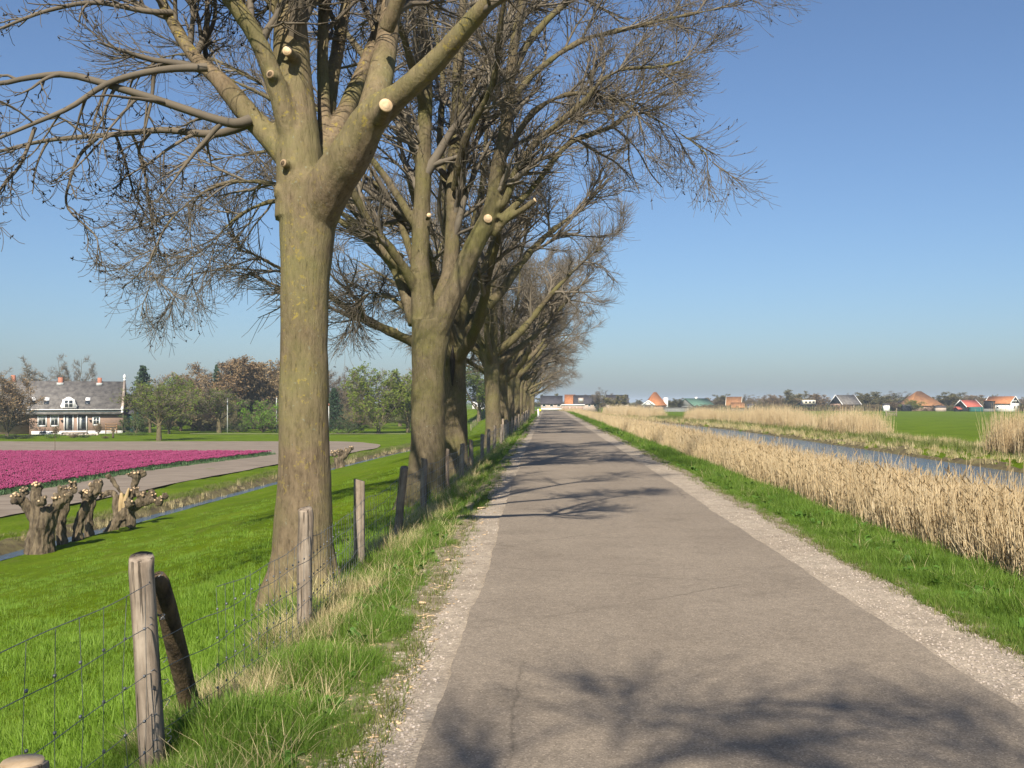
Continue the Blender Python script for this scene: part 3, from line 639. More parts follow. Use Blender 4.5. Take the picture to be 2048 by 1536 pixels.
#---PART3---
# ------------------------------------------------------------------ trees
def spawn(P, R, n, t0, t1, a0, a1, l0, l1, K, rr, rmin, wander, bz0, bz1, rng, rel=True, out=None, taper=.6, tilt=0.0):
    """grow n children on each parent polyline; all children of a call share K points"""
    Mn, N_ = P.shape[:2]
    if Mn == 0: return np.zeros((0, K, 3)), np.zeros((0, K))
    L = np.linalg.norm(np.diff(P, axis=1), axis=2).sum(1)
    if np.isscalar(n): pi = np.repeat(np.arange(Mn), n); m = Mn*n; st = (np.tile(np.arange(n), Mn)+rng.rand(m))/n
    else: pi = np.repeat(np.arange(Mn), n); m = len(pi); st = rng.rand(m)
    t = t0+(t1-t0)*st; f = t*(N_-1)*.9999; i = f.astype(int); u = (f-i)[:, None]
    p = P[pi, i]*(1-u)+P[pi, i+1]*u; tan = norm(P[pi, i+1]-P[pi, i]); r = R[pi, i]*(1-u[:, 0])+R[pi, i+1]*u[:, 0]
    v = rng.randn(m, 3); v[:, 2] += tilt
    if out is not None: v += out*norm(p-np.array([p[:, 0].mean(), p[:, 1].mean(), p[:, 2].mean()]))
    v = norm(v-np.sum(v*tan, 1, keepdims=True)*tan)
    a = a0+(a1-a0)*rng.rand(m); d = np.cos(a)[:, None]*tan+np.sin(a)[:, None]*v
    ln = (l0+(l1-l0)*rng.rand(m))*(L[pi]*(1-taper*t) if rel else 1)
    rad0 = np.maximum(r*rr*(.7+.5*rng.rand(m)), rmin*1.15)
    pts = np.empty((m, K, 3)); pts[:, 0] = p; step = ln/(K-1)
    for k in range(1, K):
        s = k/(K-1); d = d+wander*rng.randn(m, 3); d[:, 2] += bz0+(bz1-bz0)*s; d = norm(d)
        pts[:, k] = pts[:, k-1]+d*step[:, None]
    rad = rad0[:, None]*(1-np.linspace(0, 1, K)[None])+rmin*np.linspace(0, 1, K)[None]
    return pts, rad

def same_len(polys, K):
    P = np.array([resample(p, K) for p, r in polys]); R = np.array([np.interp(np.linspace(0, 1, K), np.linspace(0, 1, len(r)), r) for p, r in polys]); return P, R

def buds(P, rng, share, size):
    """dark bud clusters at twig tips: small double pyramids"""
    k = rng.rand(len(P)) < share; tip = P[k, -1]; d = norm(P[k, -1]-P[k, -2]); m = len(tip)
    vv, tr = [], []
    base = 0
    for j in range(3):
        dd = norm(d+rng.randn(m, 3)*.7); a = norm(np.cross(dd, rng.randn(m, 3))); b = np.cross(dd, a); s = size*(.6+.8*rng.rand(m))[:, None]
        V = np.stack([tip, tip+dd*s*.55+a*s*.27, tip+dd*s*.55+b*s*.27, tip+dd*s*.55-a*s*.27, tip+dd*s*.55-b*s*.27, tip+dd*s*1.25], 1)
        o = (np.arange(m)*6)[:, None]+base
        for f in ((0, 2, 1), (0, 3, 2), (0, 4, 3), (0, 1, 4), (5, 1, 2), (5, 2, 3), (5, 3, 4), (5, 4, 1)): tr.append(o+np.array([f]))
        vv.append(V.reshape(-1, 3)); base += m*6
    return np.concatenate(vv), np.concatenate(tr)

def fused(name, mb, voxel, it=3, rough=.012, fine=.006):
    """fuse overlapping limbs into one continuous surface and give it uneven bark"""
    me = mesh_np(name, np.concatenate(mb.v), [np.array(f) for f in mb.f.values()])
    o = bpy.data.objects.new('tmp', me); COL.objects.link(o)
    r = o.modifiers.new('r', 'REMESH'); r.mode = 'VOXEL'; r.voxel_size = voxel
    s = o.modifiers.new('s', 'SMOOTH'); s.iterations = it; s.factor = .5
    dg = bpy.context.evaluated_depsgraph_get(); dg.update()
    out = bpy.data.meshes.new_from_object(o.evaluated_get(dg)); bpy.data.objects.remove(o)
    n = len(out.vertices); co = np.empty(n*3, np.float32); out.vertices.foreach_get('co', co); co = co.reshape(-1, 3)
    no = np.empty(n*3, np.float32); out.vertices.foreach_get('normal', no); no = no.reshape(-1, 3)
    h = np.array([mnoise.noise((c[0]*3.1, c[1]*3.1, c[2]*1.3))*rough+mnoise.noise((c[0]*11, c[1]*11, c[2]*5))*fine for c in co])
    co = co+no*h[:, None]; out.vertices.foreach_set('co', co.astype(np.float32).ravel()); out.update(); out.name = name
    return smooth(out)

def roots(mb, r, rng, n=6, spread=1.9, drop=.35, zt=.75):
    for k in range(n):
        a = 2*math.pi*(k+rng.rand()*.5)/n; c, s = math.cos(a), math.sin(a); q = spread*(.85+.3*rng.rand())
        mb.tube([(c*r*.35, s*r*.35, zt), (c*r*.72, s*r*.72, zt*.4), (c*r*1.1, s*r*1.1, .1), (c*r*q, s*r*q, -drop*.6), (c*r*q*1.35, s*r*q*1.35, -drop*1.6)], [r*.55, r*.55, r*.5, r*.38, r*.2], 10)

def saw_cut(parent, p, d, r, mat=None, core=None):
    """pale fresh saw cut on the end of a pruned stub"""
    p = np.asarray(p, float); d = norm(np.asarray(d, float))
    m = MB(); m.tube([p-d*.012, p+d*.003], [r*.98, r*.93], 16); o = m.build('saw_cut', mat or M['cut'], parent)
    m = MB(); m.tube([p, p+d*.0055], [r*.62, r*.58], 14); m.build('heartwood', core or M['chip'], o); return o

def finish_tree(root, trunk_me, bark_m, sets, twig_m, bud=None):
    link('trunk', trunk_me, root, bark_m)
    v, q = join_tubes(sets); fl = [q]; nq = len(q)
    if bud is not None:
        bv, bt = bud; fl.append(bt+len(v)); v = np.concatenate([v, bv])
    me = mesh_np('crown', v, fl); smooth(me); me.materials.append(twig_m)
    if bud is not None:
        me.materials.append(M['bud']); mi = np.zeros(len(me.polygons), np.int32); mi[nq:] = 1; me.polygons.foreach_set('material_index', mi)
    link('crown', me, root)
    return root

ROW = 'bare ash trees in a row along the road'
# ---- the near tree: trunk and visible limbs follow the photograph
D1 = 9.6; B1 = np.array([-2.34, D1, 0]); B1[2] = float(gz(np.array([B1[0]]), D1)[0])
def L1(pts, wd, dd=0.0, ddend=None):
    """pixel path + widths in pixels -> local points and radii; depth runs from D1+dd to D1+ddend"""
    e = dd if ddend is None else ddend; n = len(pts)
    P = np.array([px(x, y, D1+dd+(e-dd)*i/(n-1)) for i, (x, y) in enumerate(pts)])-B1
    return P, np.array(wd, float)/2/F*D1
def near_tree():
    rng = RS(3)
    t = thing('ash_tree', B1, 'thick bare ash in front with smooth lichen-flecked trunk and pale saw cuts', 'tree', ROW)
    mb = MB(); r0 = 96/2/F*D1
    P, R = L1([(606, 1270), (606, 1200), (606, 1130), (607, 1050), (608, 980), (608, 880), (608, 700), (611, 560), (614, 470), (617, 420), (614, 370), (606, 320)], [136, 130, 124, 116, 105, 98, 93, 97, 108, 114, 100, 50])
    mb.tube(P, R, 24)
    roots(mb, .27, rng, 7, 1.55, .30, .75)
    limbs = {
     'A': L1([(600, 440), (600, 330), (592, 230), (584, 130), (580, 0), (574, -200), (592, -430), (585, -700)], [100, 92, 86, 76, 62, 46, 32, 14], 0, .3),
     'B': L1([(628, 440), (660, 370), (700, 310), (742, 235), (800, 190), (870, 125), (935, 50), (990, -10), (1080, -140), (1130, -330)], [90, 90, 84, 66, 46, 40, 32, 27, 20, 8], 0, -1.6),
     'B2': L1([(735, 240), (762, 150), (775, 70), (788, -40), (810, -230), (800, -520)], [56, 52, 46, 40, 28, 10], -.1, 1.3),
     'C': L1([(655, 330), (650, 260), (645, 130), (647, 0), (640, -160), (660, -420)], [34, 28, 25, 23, 18, 7], .15, 1.5),
     'D': L1([(650, 310), (690, 225), (730, 130), (760, 40), (775, -90), (850, -330)], [46, 38, 32, 26, 20, 8], .25, 2.4),
     'E': L1([(600, 350), (576, 250), (546, 155), (512, 72), (462, 0), (410, -70), (380, -240)], [40, 46, 40, 34, 30, 24, 9], .05, -.6),
     'E2': L1([(578, 70), (552, 20), (530, -20), (480, -160)], [26, 20, 18, 8], .1, .6),
     'F': L1([(585, 330), (545, 280), (500, 232), (440, 162), (390, 115), (352, 55), (322, 0), (290, -90), (210, -260)], [48, 48, 44, 37, 28, 24, 20, 16, 6], 0, .5),
     'G': L1([(600, 300), (600, 160), (570, -60), (500, -330), (470, -560)], [30, 34, 28, 20, 8], .1, 2.4),
     'I': L1([(785, -20), (880, -200), (1010, -380), (1150, -520), (1290, -600)], [30, 26, 20, 14, 6], .2, 1.5),  # this limb and the next two are unseen, added to shadow the road
     'J': L1([(772, 60), (850, -120), (960, -330), (1060, -560), (1120, -800)], [30, 28, 22, 15, 6], -.1, -1.5),
     'K': L1([(985, -5), (1060, -170), (1180, -330), (1320, -450)], [20, 16, 12, 5], -1.2, -.4),
     'H': L1([(640, 330), (660, 180), (690, 20), (740, -250), (730, -520)], [36, 34, 28, 20, 8], .2, 3.2),
    }
    for k, (p, r) in limbs.items(): mb.tube(resample(p, 3*len(p)), np.interp(np.linspace(0, 1, 3*len(p)), np.linspace(0, 1, len(r)), r), 14)
    # stubs
    stubs = [((574, 101), (-.15, -1, .05), 10, -.22), ((540, 148), (-.35, -.95, .2), 9, -.30), ((772, 210), (.35, -.9, .15), 13, -.88), ((566, 326), (-.5, -.85, .1), 8, -.24), ((549, 382), (-.9, -.4, .1), 12, -.12)]
    cuts = []
    for (x, y), d, w_, dd in stubs:
        e = px(x, y, D1+dd)-B1; d = norm(np.array(d)); r = w_/F*D1
        mb.tube([e-d*.28, e-d*.1, e], [r*1.25, r*1.08, r], 12); cuts.append((e, d, r))
    tm = fused('trunk', mb, .017, 4, .012, .005)
    # branches in view on the left, following the photograph
    side = [
     L1([(500, 240), (470, 247), (420, 235), (330, 205), (250, 180), (140, 150), (60, 155), (-20, 168), (-160, 150)], [24, 20, 17, 16, 15, 13, 11, 9, 4], 0, -.5),
     L1([(505, 245), (430, 268), (330, 260), (240, 268), (100, 280), (0, 303), (-110, 340)], [20, 17, 14, 12, 9, 7, 3], .1, .9),
     L1([(415, 135), (320, 140), (220, 165), (140, 215), (60, 250), (-10, 280), (-120, 330)], [18, 14, 12, 10, 8, 6, 3], -.1, -.8),
     L1([(345, 25), (290, 22), (190, 5), (100, 20), (30, 45), (-40, 75)], [14, 12, 10, 8, 6, 3], .3, -.4),
     L1([(300, 265), (278, 300), (290, 350), (300, 420), (313, 500)], [8, 7, 6, 5, 2.5], .2, .3),
     L1([(195, 275), (160, 310), (140, 360), (135, 415), (190, 470), (195, 500)], [9, 7, 6, 5, 3.5, 2], .3, .2),
     L1([(232, 272), (250, 320), (270, 390), (305, 450)], [7, 5, 4, 2], .2, .5),
     L1([(70, 255), (40, 330), (0, 380), (-30, 450)], [8, 6, 5, 2], -.3, -.6),
     L1([(440, 165), (410, 100), (430, 30), (425, -60)], [14, 11, 9, 5], .3, .8),
    ]
    LP, LR = same_len(list(limbs.values()), 24); SP, SR = same_len(side, 24)
    low = [i for i, k in enumerate(limbs) if k in 'BK']; hi = [i for i in range(len(limbs)) if i not in low]
    a2, r2 = spawn(LP[hi], LR[hi], 11, .42, 1, .5, 1.0, .24, .44, 9, .55, .010, .08, .02, .05, rng)
    q2, w2 = spawn(LP[low], LR[low], 11, .72, 1, .4, .9, .22, .4, 9, .55, .010, .08, .08, .10, rng, tilt=.8); a2, r2 = np.concatenate([a2, q2]), np.concatenate([r2, w2])
    a2b, r2b = spawn(SP, SR, 9, .12, 1, .5, 1.2, .18, .42, 9, .6, .005, .09, -.16, .06, rng, tilt=-.45)
    a3, r3 = spawn(a2, r2, 7, .15, 1, .35, .9, .35, .7, 7, .6, .005, .08, -.05, .06, rng)
    a3b, r3b = spawn(a2b, r2b, 4, .2, 1, .5, 1.1, .35, .8, 7, .7, .0032, .09, -.14, .16, rng, tilt=-.3)
    a4, r4 = spawn(a3, r3, 6, .1, 1, .35, .9, .25, .6, 5, .7, .0034, .08, -.04, .2, rng, rel=False)
    a4b, r4b = spawn(a3b, r3b, 3, .3, 1, .5, 1.0, .1, .3, 6, .8, .0028, .1, -.06, .34, rng, rel=False)
    bud = buds(np.concatenate([a4[::2], a4b[:, -5:], a3b[:, -5:]]), rng, .24, .027)
    finish_tree(t, tm, M['bark_near'], [(SP, SR, 8), (a2, r2, 6), (a2b, r2b, 5), (a3, r3, 4), (a3b, r3b, 4), (a4, r4, 3), (a4b, r4b, 3)], M['twig'], bud)
    for i, (e, d, r) in enumerate(cuts):
        if i in (0, 1, 2, 3): saw_cut(t, e, d, r, M['cut'] if i in (0, 2) else M['cut_old'], None if i in (0, 2) else M['post_old'])
    return t
near_tree()

# ---- second tree: three tall stems from one trunk, with the long boughs reaching over the road
D2 = 19.5; B2 = np.array([(853-VX)/F*D2, D2, 0]); B2[2] = float(gz(np.array([B2[0]]), D2)[0])
def second_tree():
    rng = RS(8)
    def L2(pts, wd, dd=0.0, e=None):
        e = dd if e is None else e; n = len(pts)
        return np.array([px(x, y, D2+dd+(e-dd)*i/(n-1)) for i, (x, y) in enumerate(pts)])-B2, np.array(wd, float)/2/F*D2
    t = thing('ash_tree', B2, 'second bare ash from camera, forked into tall dark stems with boughs reaching over the road', 'tree', ROW)
    mb = MB()
    P, R = L2([(852, 1045), (852, 1000), (853, 960), (855, 900), (856, 820), (857, 740), (860, 680), (862, 640)], [92, 86, 78, 70, 66, 66, 74, 78]); mb.tube(P, R, 20)
    roots(mb, .36, rng, 6, 1.6, .5, .8)
    limbs = [
     L2([(850, 680), (845, 600), (840, 520), (844, 420), (848, 300), (850, 180), (845, 40), (830, -120), (800, -330)], [52, 46, 40, 36, 33, 29, 24, 16, 6], .0, .6),
     L2([(868, 670), (885, 600), (902, 540), (906, 440), (908, 330), (914, 240), (918, 120), (930, -40), (940, -260)], [48, 44, 36, 32, 29, 26, 22, 15, 5], .2, 1.2),
     L2([(872, 660), (905, 590), (940, 510), (968, 455), (985, 400), (995, 340), (1010, 260), (1018, 180), (1028, 90), (1046, 0), (1060, -130), (1040, -330)], [50, 46, 42, 38, 30, 28, 24, 22, 19, 16, 11, 4], -.1, -.6),
     L2([(828, 650), (802, 563), (770, 500), (736, 460), (706, 420), (660, 380), (590, 370)], [26, 24, 21, 17, 13, 9, 4], .1, 1.6),
     L2([(840, 590), (813, 546), (783, 499), (744, 452), (706, 383), (650, 300), (560, 210), (440, 150)], [24, 22, 19, 16, 14, 12, 9, 4], .1, -1.8),
     L2([(975, 430), (1010, 400), (1036, 332), (1076, 282), (1126, 239), (1172, 199), (1199, 166), (1245, 139), (1325, 133), (1400, 110)], [20, 17, 14, 13, 12, 11, 9, 7, 6, 3], -.2, -1.5),
     L2([(1000, 440), (1060, 382), (1109, 319), (1146, 282), (1226, 252), (1259, 219), (1295, 183), (1312, 153), (1380, 90)], [16, 13, 12, 12, 11, 8, 7, 6, 3], -.3, .8),
     L2([(1000, 330), (1016, 299), (1060, 232), (1106, 199), (1159, 186), (1225, 199), (1275, 219), (1325, 246), (1392, 289), (1425, 325)], [15, 13, 11, 9, 8, 8, 7, 5, 4, 2.5], -.3, -1.0),
     L2([(1015, 230), (1026, 199), (1070, 146), (1159, 83), (1259, 56), (1358, 33), (1458, 10), (1540, -40)], [17, 15, 13, 11, 9, 7, 5, 3], -.4, .4),
     L2([(1020, 160), (1060, 80), (1140, 0), (1260, -70), (1400, -110), (1520, -160)], [17, 15, 13, 10, 7, 3], -.4, 1.5),
     L2([(914, 250), (960, 150), (1010, 50), (1080, -80), (1180, -220)], [17, 15, 13, 10, 4], .5, 3.0),
     L2([(846, 340), (800, 230), (740, 130), (660, 30), (560, -60), (430, -100)], [22, 19, 16, 13, 9, 4], .3, 2.6),
     L2([(849, 220), (815, 100), (770, -30), (700, -200)], [18, 15, 11, 5], .3, -2.6),
     L2([(910, 380), (930, 280), (985, 170), (1000, 60), (1020, -120)], [18, 16, 13, 11, 5], .4, -3.0),
     L2([(905, 420), (880, 300), (885, 150), (860, -20), (880, -220)], [18, 16, 13, 10, 4], .5, 4.0),
     L2([(835, 560), (790, 420), (700, 330), (600, 300), (480, 310), (380, 330)], [16, 14, 12, 10, 7, 3], .4, 2.0),
     L2([(826, 570), (720, 470), (640, 420), (560, 400), (480, 430), (420, 490), (375, 550), (335, 605)], [15, 13, 11, 9, 7, 5, 4, 2.5], .3, 1.2),
     L2([(822, 560), (690, 430), (560, 370), (440, 370), (350, 430), (305, 510), (300, 575)], [15, 13, 11, 8, 6, 4, 2.5], .3, -.8),
     L2([(832, 640), (790, 600), (750, 585), (715, 605), (698, 655)], [13, 9, 7, 5, 2.5], .2, 1.5),
     L2([(842, 470), (760, 340), (650, 230), (530, 170), (400, 110), (300, 120)], [17, 15, 13, 10, 7, 3], .2, .2),
    ]
    for p, r in limbs: mb.tube(resample(p, 3*len(p)), np.interp(np.linspace(0, 1, 3*len(p)), np.linspace(0, 1, len(r)), r), 10)
    cuts = []
    for (x, y), d, w_, dd in [((976, 437), (.25, -.95, .1), 9, -.42), ((858, 430), (.2, -.97, .1), 4.5, -.32), ((793, 506), (-.2, -.95, .1), 5, -.12)]:
        e = px(x, y, D2+dd)-B2; d = norm(np.array(d)); r = w_/F*D2; mb.tube([e-d*.3, e-d*.1, e], [r*1.25, r*1.08, r], 10); cuts.append((e, d, r))
    st = L2([(985, 470), (1010, 440), (1040, 422), (1071, 400)], [17, 15, 13, 11], -.15, -.5); mb.tube(st[0], st[1], 10)
    tm = fused('trunk', mb, .026, 4, .025, .01)
    LP, LR = same_len(limbs, 28)
    extra = [L2([(1226, 254), (1255, 282), (1259, 332), (1279, 385)], [5, 4, 3, 2], 0, .1), L2([(1240, 262), (1275, 300), (1300, 345), (1325, 375)], [4, 3.4, 3, 2], .1, .3)]
    EP, ER = same_len(extra, 12)
    a2, r2 = spawn(LP, LR, 13, .30, 1, .45, .95, .2, .38, 9, .6, .010, .10, .0, .03, rng)
    a3, r3 = spawn(a2, r2, 9, .08, 1, .3, .8, .45, .8, 7, .62, .0048, .07, -.05, .04, rng)
    a4, r4 = spawn(a3, r3, 4, .08, 1, .3, .8, .3, .85, 6, .7, .0033, .07, -.07, .16, rng, rel=False)
    a4e, r4e = spawn(EP, ER, 8, .1, 1, .4, 1.0, .2, .6, 6, .8, .0042, .08, -.08, .22, rng, rel=False)
    a5, r5 = spawn(np.concatenate([a4, a4e]), np.concatenate([r4, r4e]), 1, .3, .9, .4, .9, .12, .3, 3, .9, .0036, .1, .05, .3, rng, rel=False)
    bud = buds(np.concatenate([a4[::3], a4e]), rng, .5, .036)
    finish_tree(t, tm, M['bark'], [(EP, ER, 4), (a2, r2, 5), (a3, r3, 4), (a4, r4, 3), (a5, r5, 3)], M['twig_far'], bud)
    for e, d, r in cuts: saw_cut(t, e, d, r)
    d = norm(st[0][-1]-st[0][-2]); saw_cut(t, st[0][-1], d, st[1][-1])
    return t
second_tree()

# ---- the rest of the row: two grown forms, copied with turns and sizes of their own
def grown_tree(root, seed, H=13.0, fork=3.6, nl=8, r=.36, lean=0.0, n2=12, n3=10, n4=8, thick=1.0, wide=1.35, bark_m=None, twig_m=None, fuse=.05):
    rng = RS(seed); mb = MB(); limbs = []
    top = fork+1.2
    tp = np.array([(0, 0, -.5), (0, 0, 0), (.02, 0, .8), (lean*.4, 0, fork*.6), (lean, .03, fork), (lean*1.2, .02, top)]); tr = [r*1.35, r*1.25, r*1.02, r*.9, r*.95, r*.6]
    mb.tube(tp, tr, 14); roots(mb, r*.95, rng, 6, 1.5, .4, .8)
    for k in range(nl):
        a = 2*math.pi*(k+.6*rng.rand())/nl; el = math.radians([48, 68, 34, 60, 42, 74][k % 6]+rng.randn()*5); z0 = fork*.82+(.9*rng.rand())
        d = np.array([math.cos(a)*math.cos(el)*wide, math.sin(a)*math.cos(el)*wide, math.sin(el)]); L = (H-z0)*(.82+.25*rng.rand())*(1.0 if el > .95 else .9)
        p = np.array([lean*z0/fork, 0, z0]); pts = [p]; K = 9
        for j in range(1, K):
            d = norm(d+rng.randn(3)*.10+np.array([0, 0, .06-.085*j/K])); p = p+d*L/(K-1); pts.append(p)
        rad = np.linspace(r*(.5+.12*rng.rand()), .018, K)*np.linspace(1, .75, K); limbs.append((np.array(pts), rad))
        mb.tube(resample(pts, 20), np.interp(np.linspace(0, 1, 20), np.linspace(0, 1, K), rad), 9)
    cuts = []
    for k in range(3):
        p, rd = limbs[(2*k) % nl]; i = 2; d = norm(np.array([.3*rng.randn(), -1, .1])); e = p[i]+d*(rd[i]+.06); mb.tube([p[i], e], [.09, .075], 10); cuts.append((e, d, .075))
    tm = fused('trunk', mb, fuse, 3, .03, .01)
    LP, LR = same_len(limbs, 24)
    a2, r2 = spawn(LP, LR, n2, .28, 1, .5, 1.0, .22, .42, 8, .6, .013*thick, .10, .0, .03, rng)
    a3, r3 = spawn(a2, r2, n3, .06, 1, .35, .85, .42, .75, 6, .6, .0070*thick, .08, -.04, .04, rng)
    a4, r4 = spawn(a3, r3, n4, .05, 1, .3, .85, .32, .9, 4, .7, .0048*thick, .09, -.04, .16, rng, rel=False)
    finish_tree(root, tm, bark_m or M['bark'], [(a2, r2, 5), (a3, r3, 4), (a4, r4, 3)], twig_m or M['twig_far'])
    for e, d, r_ in cuts: saw_cut(root, e, d, r_)
    return root
def base(x, y): return (x, y, float(gz(np.array([x]), y)[0]))
g1 = grown_tree(thing('ash_tree', base(-2.42, 26.3), 'third bare ash from camera with a long dark hollow in its trunk', 'tree', ROW, 1.9), 41, 12.5, 3.4, 8, .33, .1)
g2 = grown_tree(thing('ash_tree', base(-2.45, 45.0), 'bare ash with a low leftward limb beyond the gap in the row', 'tree', ROW, .3), 57, 13.2, 3.9, 9, .37, -.1)
# dark hollow of the third tree: a near-black spindle that paints in the shade inside it
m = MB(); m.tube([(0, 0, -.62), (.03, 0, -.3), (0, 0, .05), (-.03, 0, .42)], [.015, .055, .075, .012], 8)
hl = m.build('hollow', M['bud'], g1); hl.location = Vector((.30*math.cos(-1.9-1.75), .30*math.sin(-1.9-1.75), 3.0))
ordn = ['fifth', 'sixth', 'seventh', 'eighth', 'ninth', 'tenth', 'eleventh', 'twelfth', 'thirteenth']
for i, (y, x, rz, s) in enumerate([(54, -2.4, 2.2, 1.0), (64, -2.45, 4.4, .97), (75, -2.4, .9, 1.02), (88, -2.5, 3.1, .95), (102, -2.45, 5.2, 1.0), (118, -2.4, 1.5, .92), (136, -2.5, 3.9, .9), (156, -2.3, 2.6, .8), (176, -2.5, .2, .8)]):
    src = g1 if i % 2 == 0 else g2
    c = copy_tree(src, base(x+float(road_off(y)), y), rz, s, '%s bare ash from camera in the receding roadside row' % ordn[i], ROW)
    for ch in list(c.children):
        if ch.name.startswith('hollow'): bpy.data.objects.remove(ch)
# the neighbour behind the camera whose crown shades the road in front
c = copy_tree(g1, base(-2.4, -9.6), 4.4, 1.0, 'bare ash whose crown shades the nearest stretch of road', ROW)
for ch in list(c.children):
    if ch.name.startswith('hollow'): bpy.data.objects.remove(ch)
#---PART4---
# ------------------------------------------------------------------ netting fence
def post_mesh(seed, r=.058, H=1.0):
    rng = RS(seed); m = MB(); zs = np.array([0, .15, .4, .7, .95, .993, 1.0])*H; K = 12
    V = []
    for i, z in enumerate(zs):
        rr = r*(1.03-.06*z/H)*(1 if i < 5 else (.99 if i == 5 else .90)); a = np.arange(K)/K*6.2832
        w_ = 1+.07*np.sin(a*2+seed)+.05*np.sin(a*5+seed*2)+.02*rng.randn(K); c = rng.randn(2)*.003
        V.append(np.stack([c[0]+rr*w_*np.cos(a), c[1]+rr*w_*np.sin(a), np.full(K, z+(.012*np.sin(a+seed) if i >= 5 else 0))], 1))
    fs = [(i*K+j, i*K+(j+1) % K, (i+1)*K+(j+1) % K, (i+1)*K+j) for i in range(len(zs)-1) for j in range(K)]+[tuple(range((len(zs)-1)*K, len(zs)*K))]
    m.add(np.concatenate(V), fs); me = mesh_np('post', np.concatenate(m.v), [np.array(f) for f in m.f.values()]); smooth(me); me.materials.append(M['post']); return me
FX = -2.0
fence = thing('netting_fence', (FX, 4.8, float(gz(np.array([FX]), 4.8)[0])), 'sheep netting fence on weathered wooden posts along the road verge', 'fence')
def fl(p): return np.asarray(p, float)-np.array(fence.location)
pm = [post_mesh(i) for i in range(5)]
plist = [(293, 1110, 4.8), (608, 1018, 7.6), (719, 960, 10.6), (789, 933, 13.4), (847, 917, 16.4), (892, 897, 19.6), (922, 888, 23), (944, 879, 26.5), (964, 869, 30.5)]
ppos = [px(x, y, d) for x, y, d in plist]
rng = RS(91)
for d in np.arange(34.2, 112, 3.6): ppos.append(np.array([FX+rng.randn()*.05, d, .72+rng.randn()*.05]))
for i, p in enumerate(ppos):
    zb = float(gz(np.array([p[0]]), p[1])[0])-.3; o = link('post', pm[i % 5], fence)
    o.location = Vector(fl((p[0], p[1], zb))); o.scale = (1.03 if i == 0 else 1, 1.03 if i == 0 else 1, (p[2]-zb)); tl = [(.0, -.06), (.0, .01), (0, .0), (.03, -.10)][i] if i < 4 else rng.randn(2)*.03
    o.rotation_euler = (tl[0], -tl[1]*.0 if i == 0 else tl[1], rng.rand()*6)
    if i == 0: o.rotation_euler = (0, -.055, .4); o.location.x += .055*1.0; o['label'] = 'thick grey leading post wound with loose wire'
    if i == 3: o['label'] = 'post leaning towards the trees'
m = MB(); bt = px(318, 1150, 5.0); bb = px(396, 1480, 5.85); m.tube([bt+(bb-bt)*u for u in (0, .03, .15, .3, .45, .6, .8, 1, 1.12)], [.028, .042, .05, .053, .056, .054, .058, .058, .058], 9)
m.v = [fl(v) for v in m.v]; bo = m.build('brace', M['post_old'], fence, True); bo['label'] = 'dark rotten brace leaning against the leading post'
for (q, r_) in [((.46), .012), ((.55), .016), ((.38), .011)]:
    pass
# wires
hts = [.60, .44, .28, .13, 0.0, -.10]; hn = [.745, .545, .325, .115, -.03, -.12]
yy = np.concatenate([np.arange(2.2, 4.8, .1), np.arange(4.85, 16, .15), np.arange(16, 112, .6)])
xf = np.interp(yy, [2.2]+[p[1] for p in ppos], [FX]+[p[0] for p in ppos])+.055
py_ = np.array([2.0]+[p[1] for p in ppos])
def sag(y):
    k = np.searchsorted(py_, y)-1; k = np.clip(k, 0, len(py_)-2); u = (y-py_[k])/(py_[k+1]-py_[k]); return -4*u*(1-u)
for j in range(6):
    z = np.where(yy < 4.83, hn[j], np.interp(yy, [4.85, 5.6, 7, 400], [hts[j]+.02, hts[j], hts[j]-.02, hts[j]-.02]))
    z = z+sag(yy)*np.where(yy < 4.83, .02, .05 if j == 0 else .02)+.007*np.sin(yy*7+j*2)*np.where(yy > 4.9, 1, .6); x = xf+.008*np.sin(yy*3.3+j)+np.where(yy > 4.85, .0, 0)
    keep = np.ones(len(yy), bool)
    if j == 0: keep = (yy < 4.84) | (yy > 5.55)                # the top strand has snapped beside the brace
    P = np.stack([x, yy, z], 1)
    for a, b in (((0, np.sum(yy < 4.84)), (np.sum(yy <= 5.55), len(yy))) if j == 0 else ((0, len(yy)),)):
        m = MB(); pp = P[a:b]; m.tube(pp, np.interp(pp[:, 1], [2, 6, 20, 110], [.0022, .0023, .0032, .006]), 4, False); m.v = [fl(v) for v in m.v]
        m.build('line_wire', M['wire'], fence)
Ps, Rs = [], []
for y in np.concatenate([np.arange(2.25, 4.7, .2), np.arange(5.6, 16, .15), np.arange(16, 60, .3), np.arange(60, 112, .8)]):
    x = np.interp(y, yy, xf); hs = hn if y < 4.83 else hts
    Ps.append([(x+rng.randn()*.006, y+rng.randn()*.012, hs[0]+float(sag(np.array([y]))[0])*(.02 if y < 4.83 else .05)), (x+rng.randn()*.006, y+rng.randn()*.012, hs[2]), (x, y+rng.randn()*.012, hs[5])])
    r_ = np.interp(y, [2, 6, 20, 110], [.0016, .0018, .0028, .005]); Rs.append([r_]*3)
v, q = tube_arrays(fl(np.array(Ps)), np.array(Rs), 3); o = link('stay_wires', mesh_np('stay_wires', v, [q]), fence, M['wire']); o['kind'] = 'stuff'
m = MB()                                                     # twisted knots where near strands cross
for y in np.concatenate([np.arange(2.25, 4.7, .2), np.arange(5.6, 9, .15)]):
    x = np.interp(y, yy, xf); hs = hn if y < 4.83 else hts
    for z in hs[1:5]: c = fl((x, y, z)); m.box(c[0]-.004, c[0]+.004, c[1]-.007, c[1]+.007, c[2]-.006, c[2]+.006)
o = m.build('wire_knots', M['wire'], fence); o['kind'] = 'stuff'
m = MB()                                                     # loose wire wound round the leading post
c0 = ppos[0]
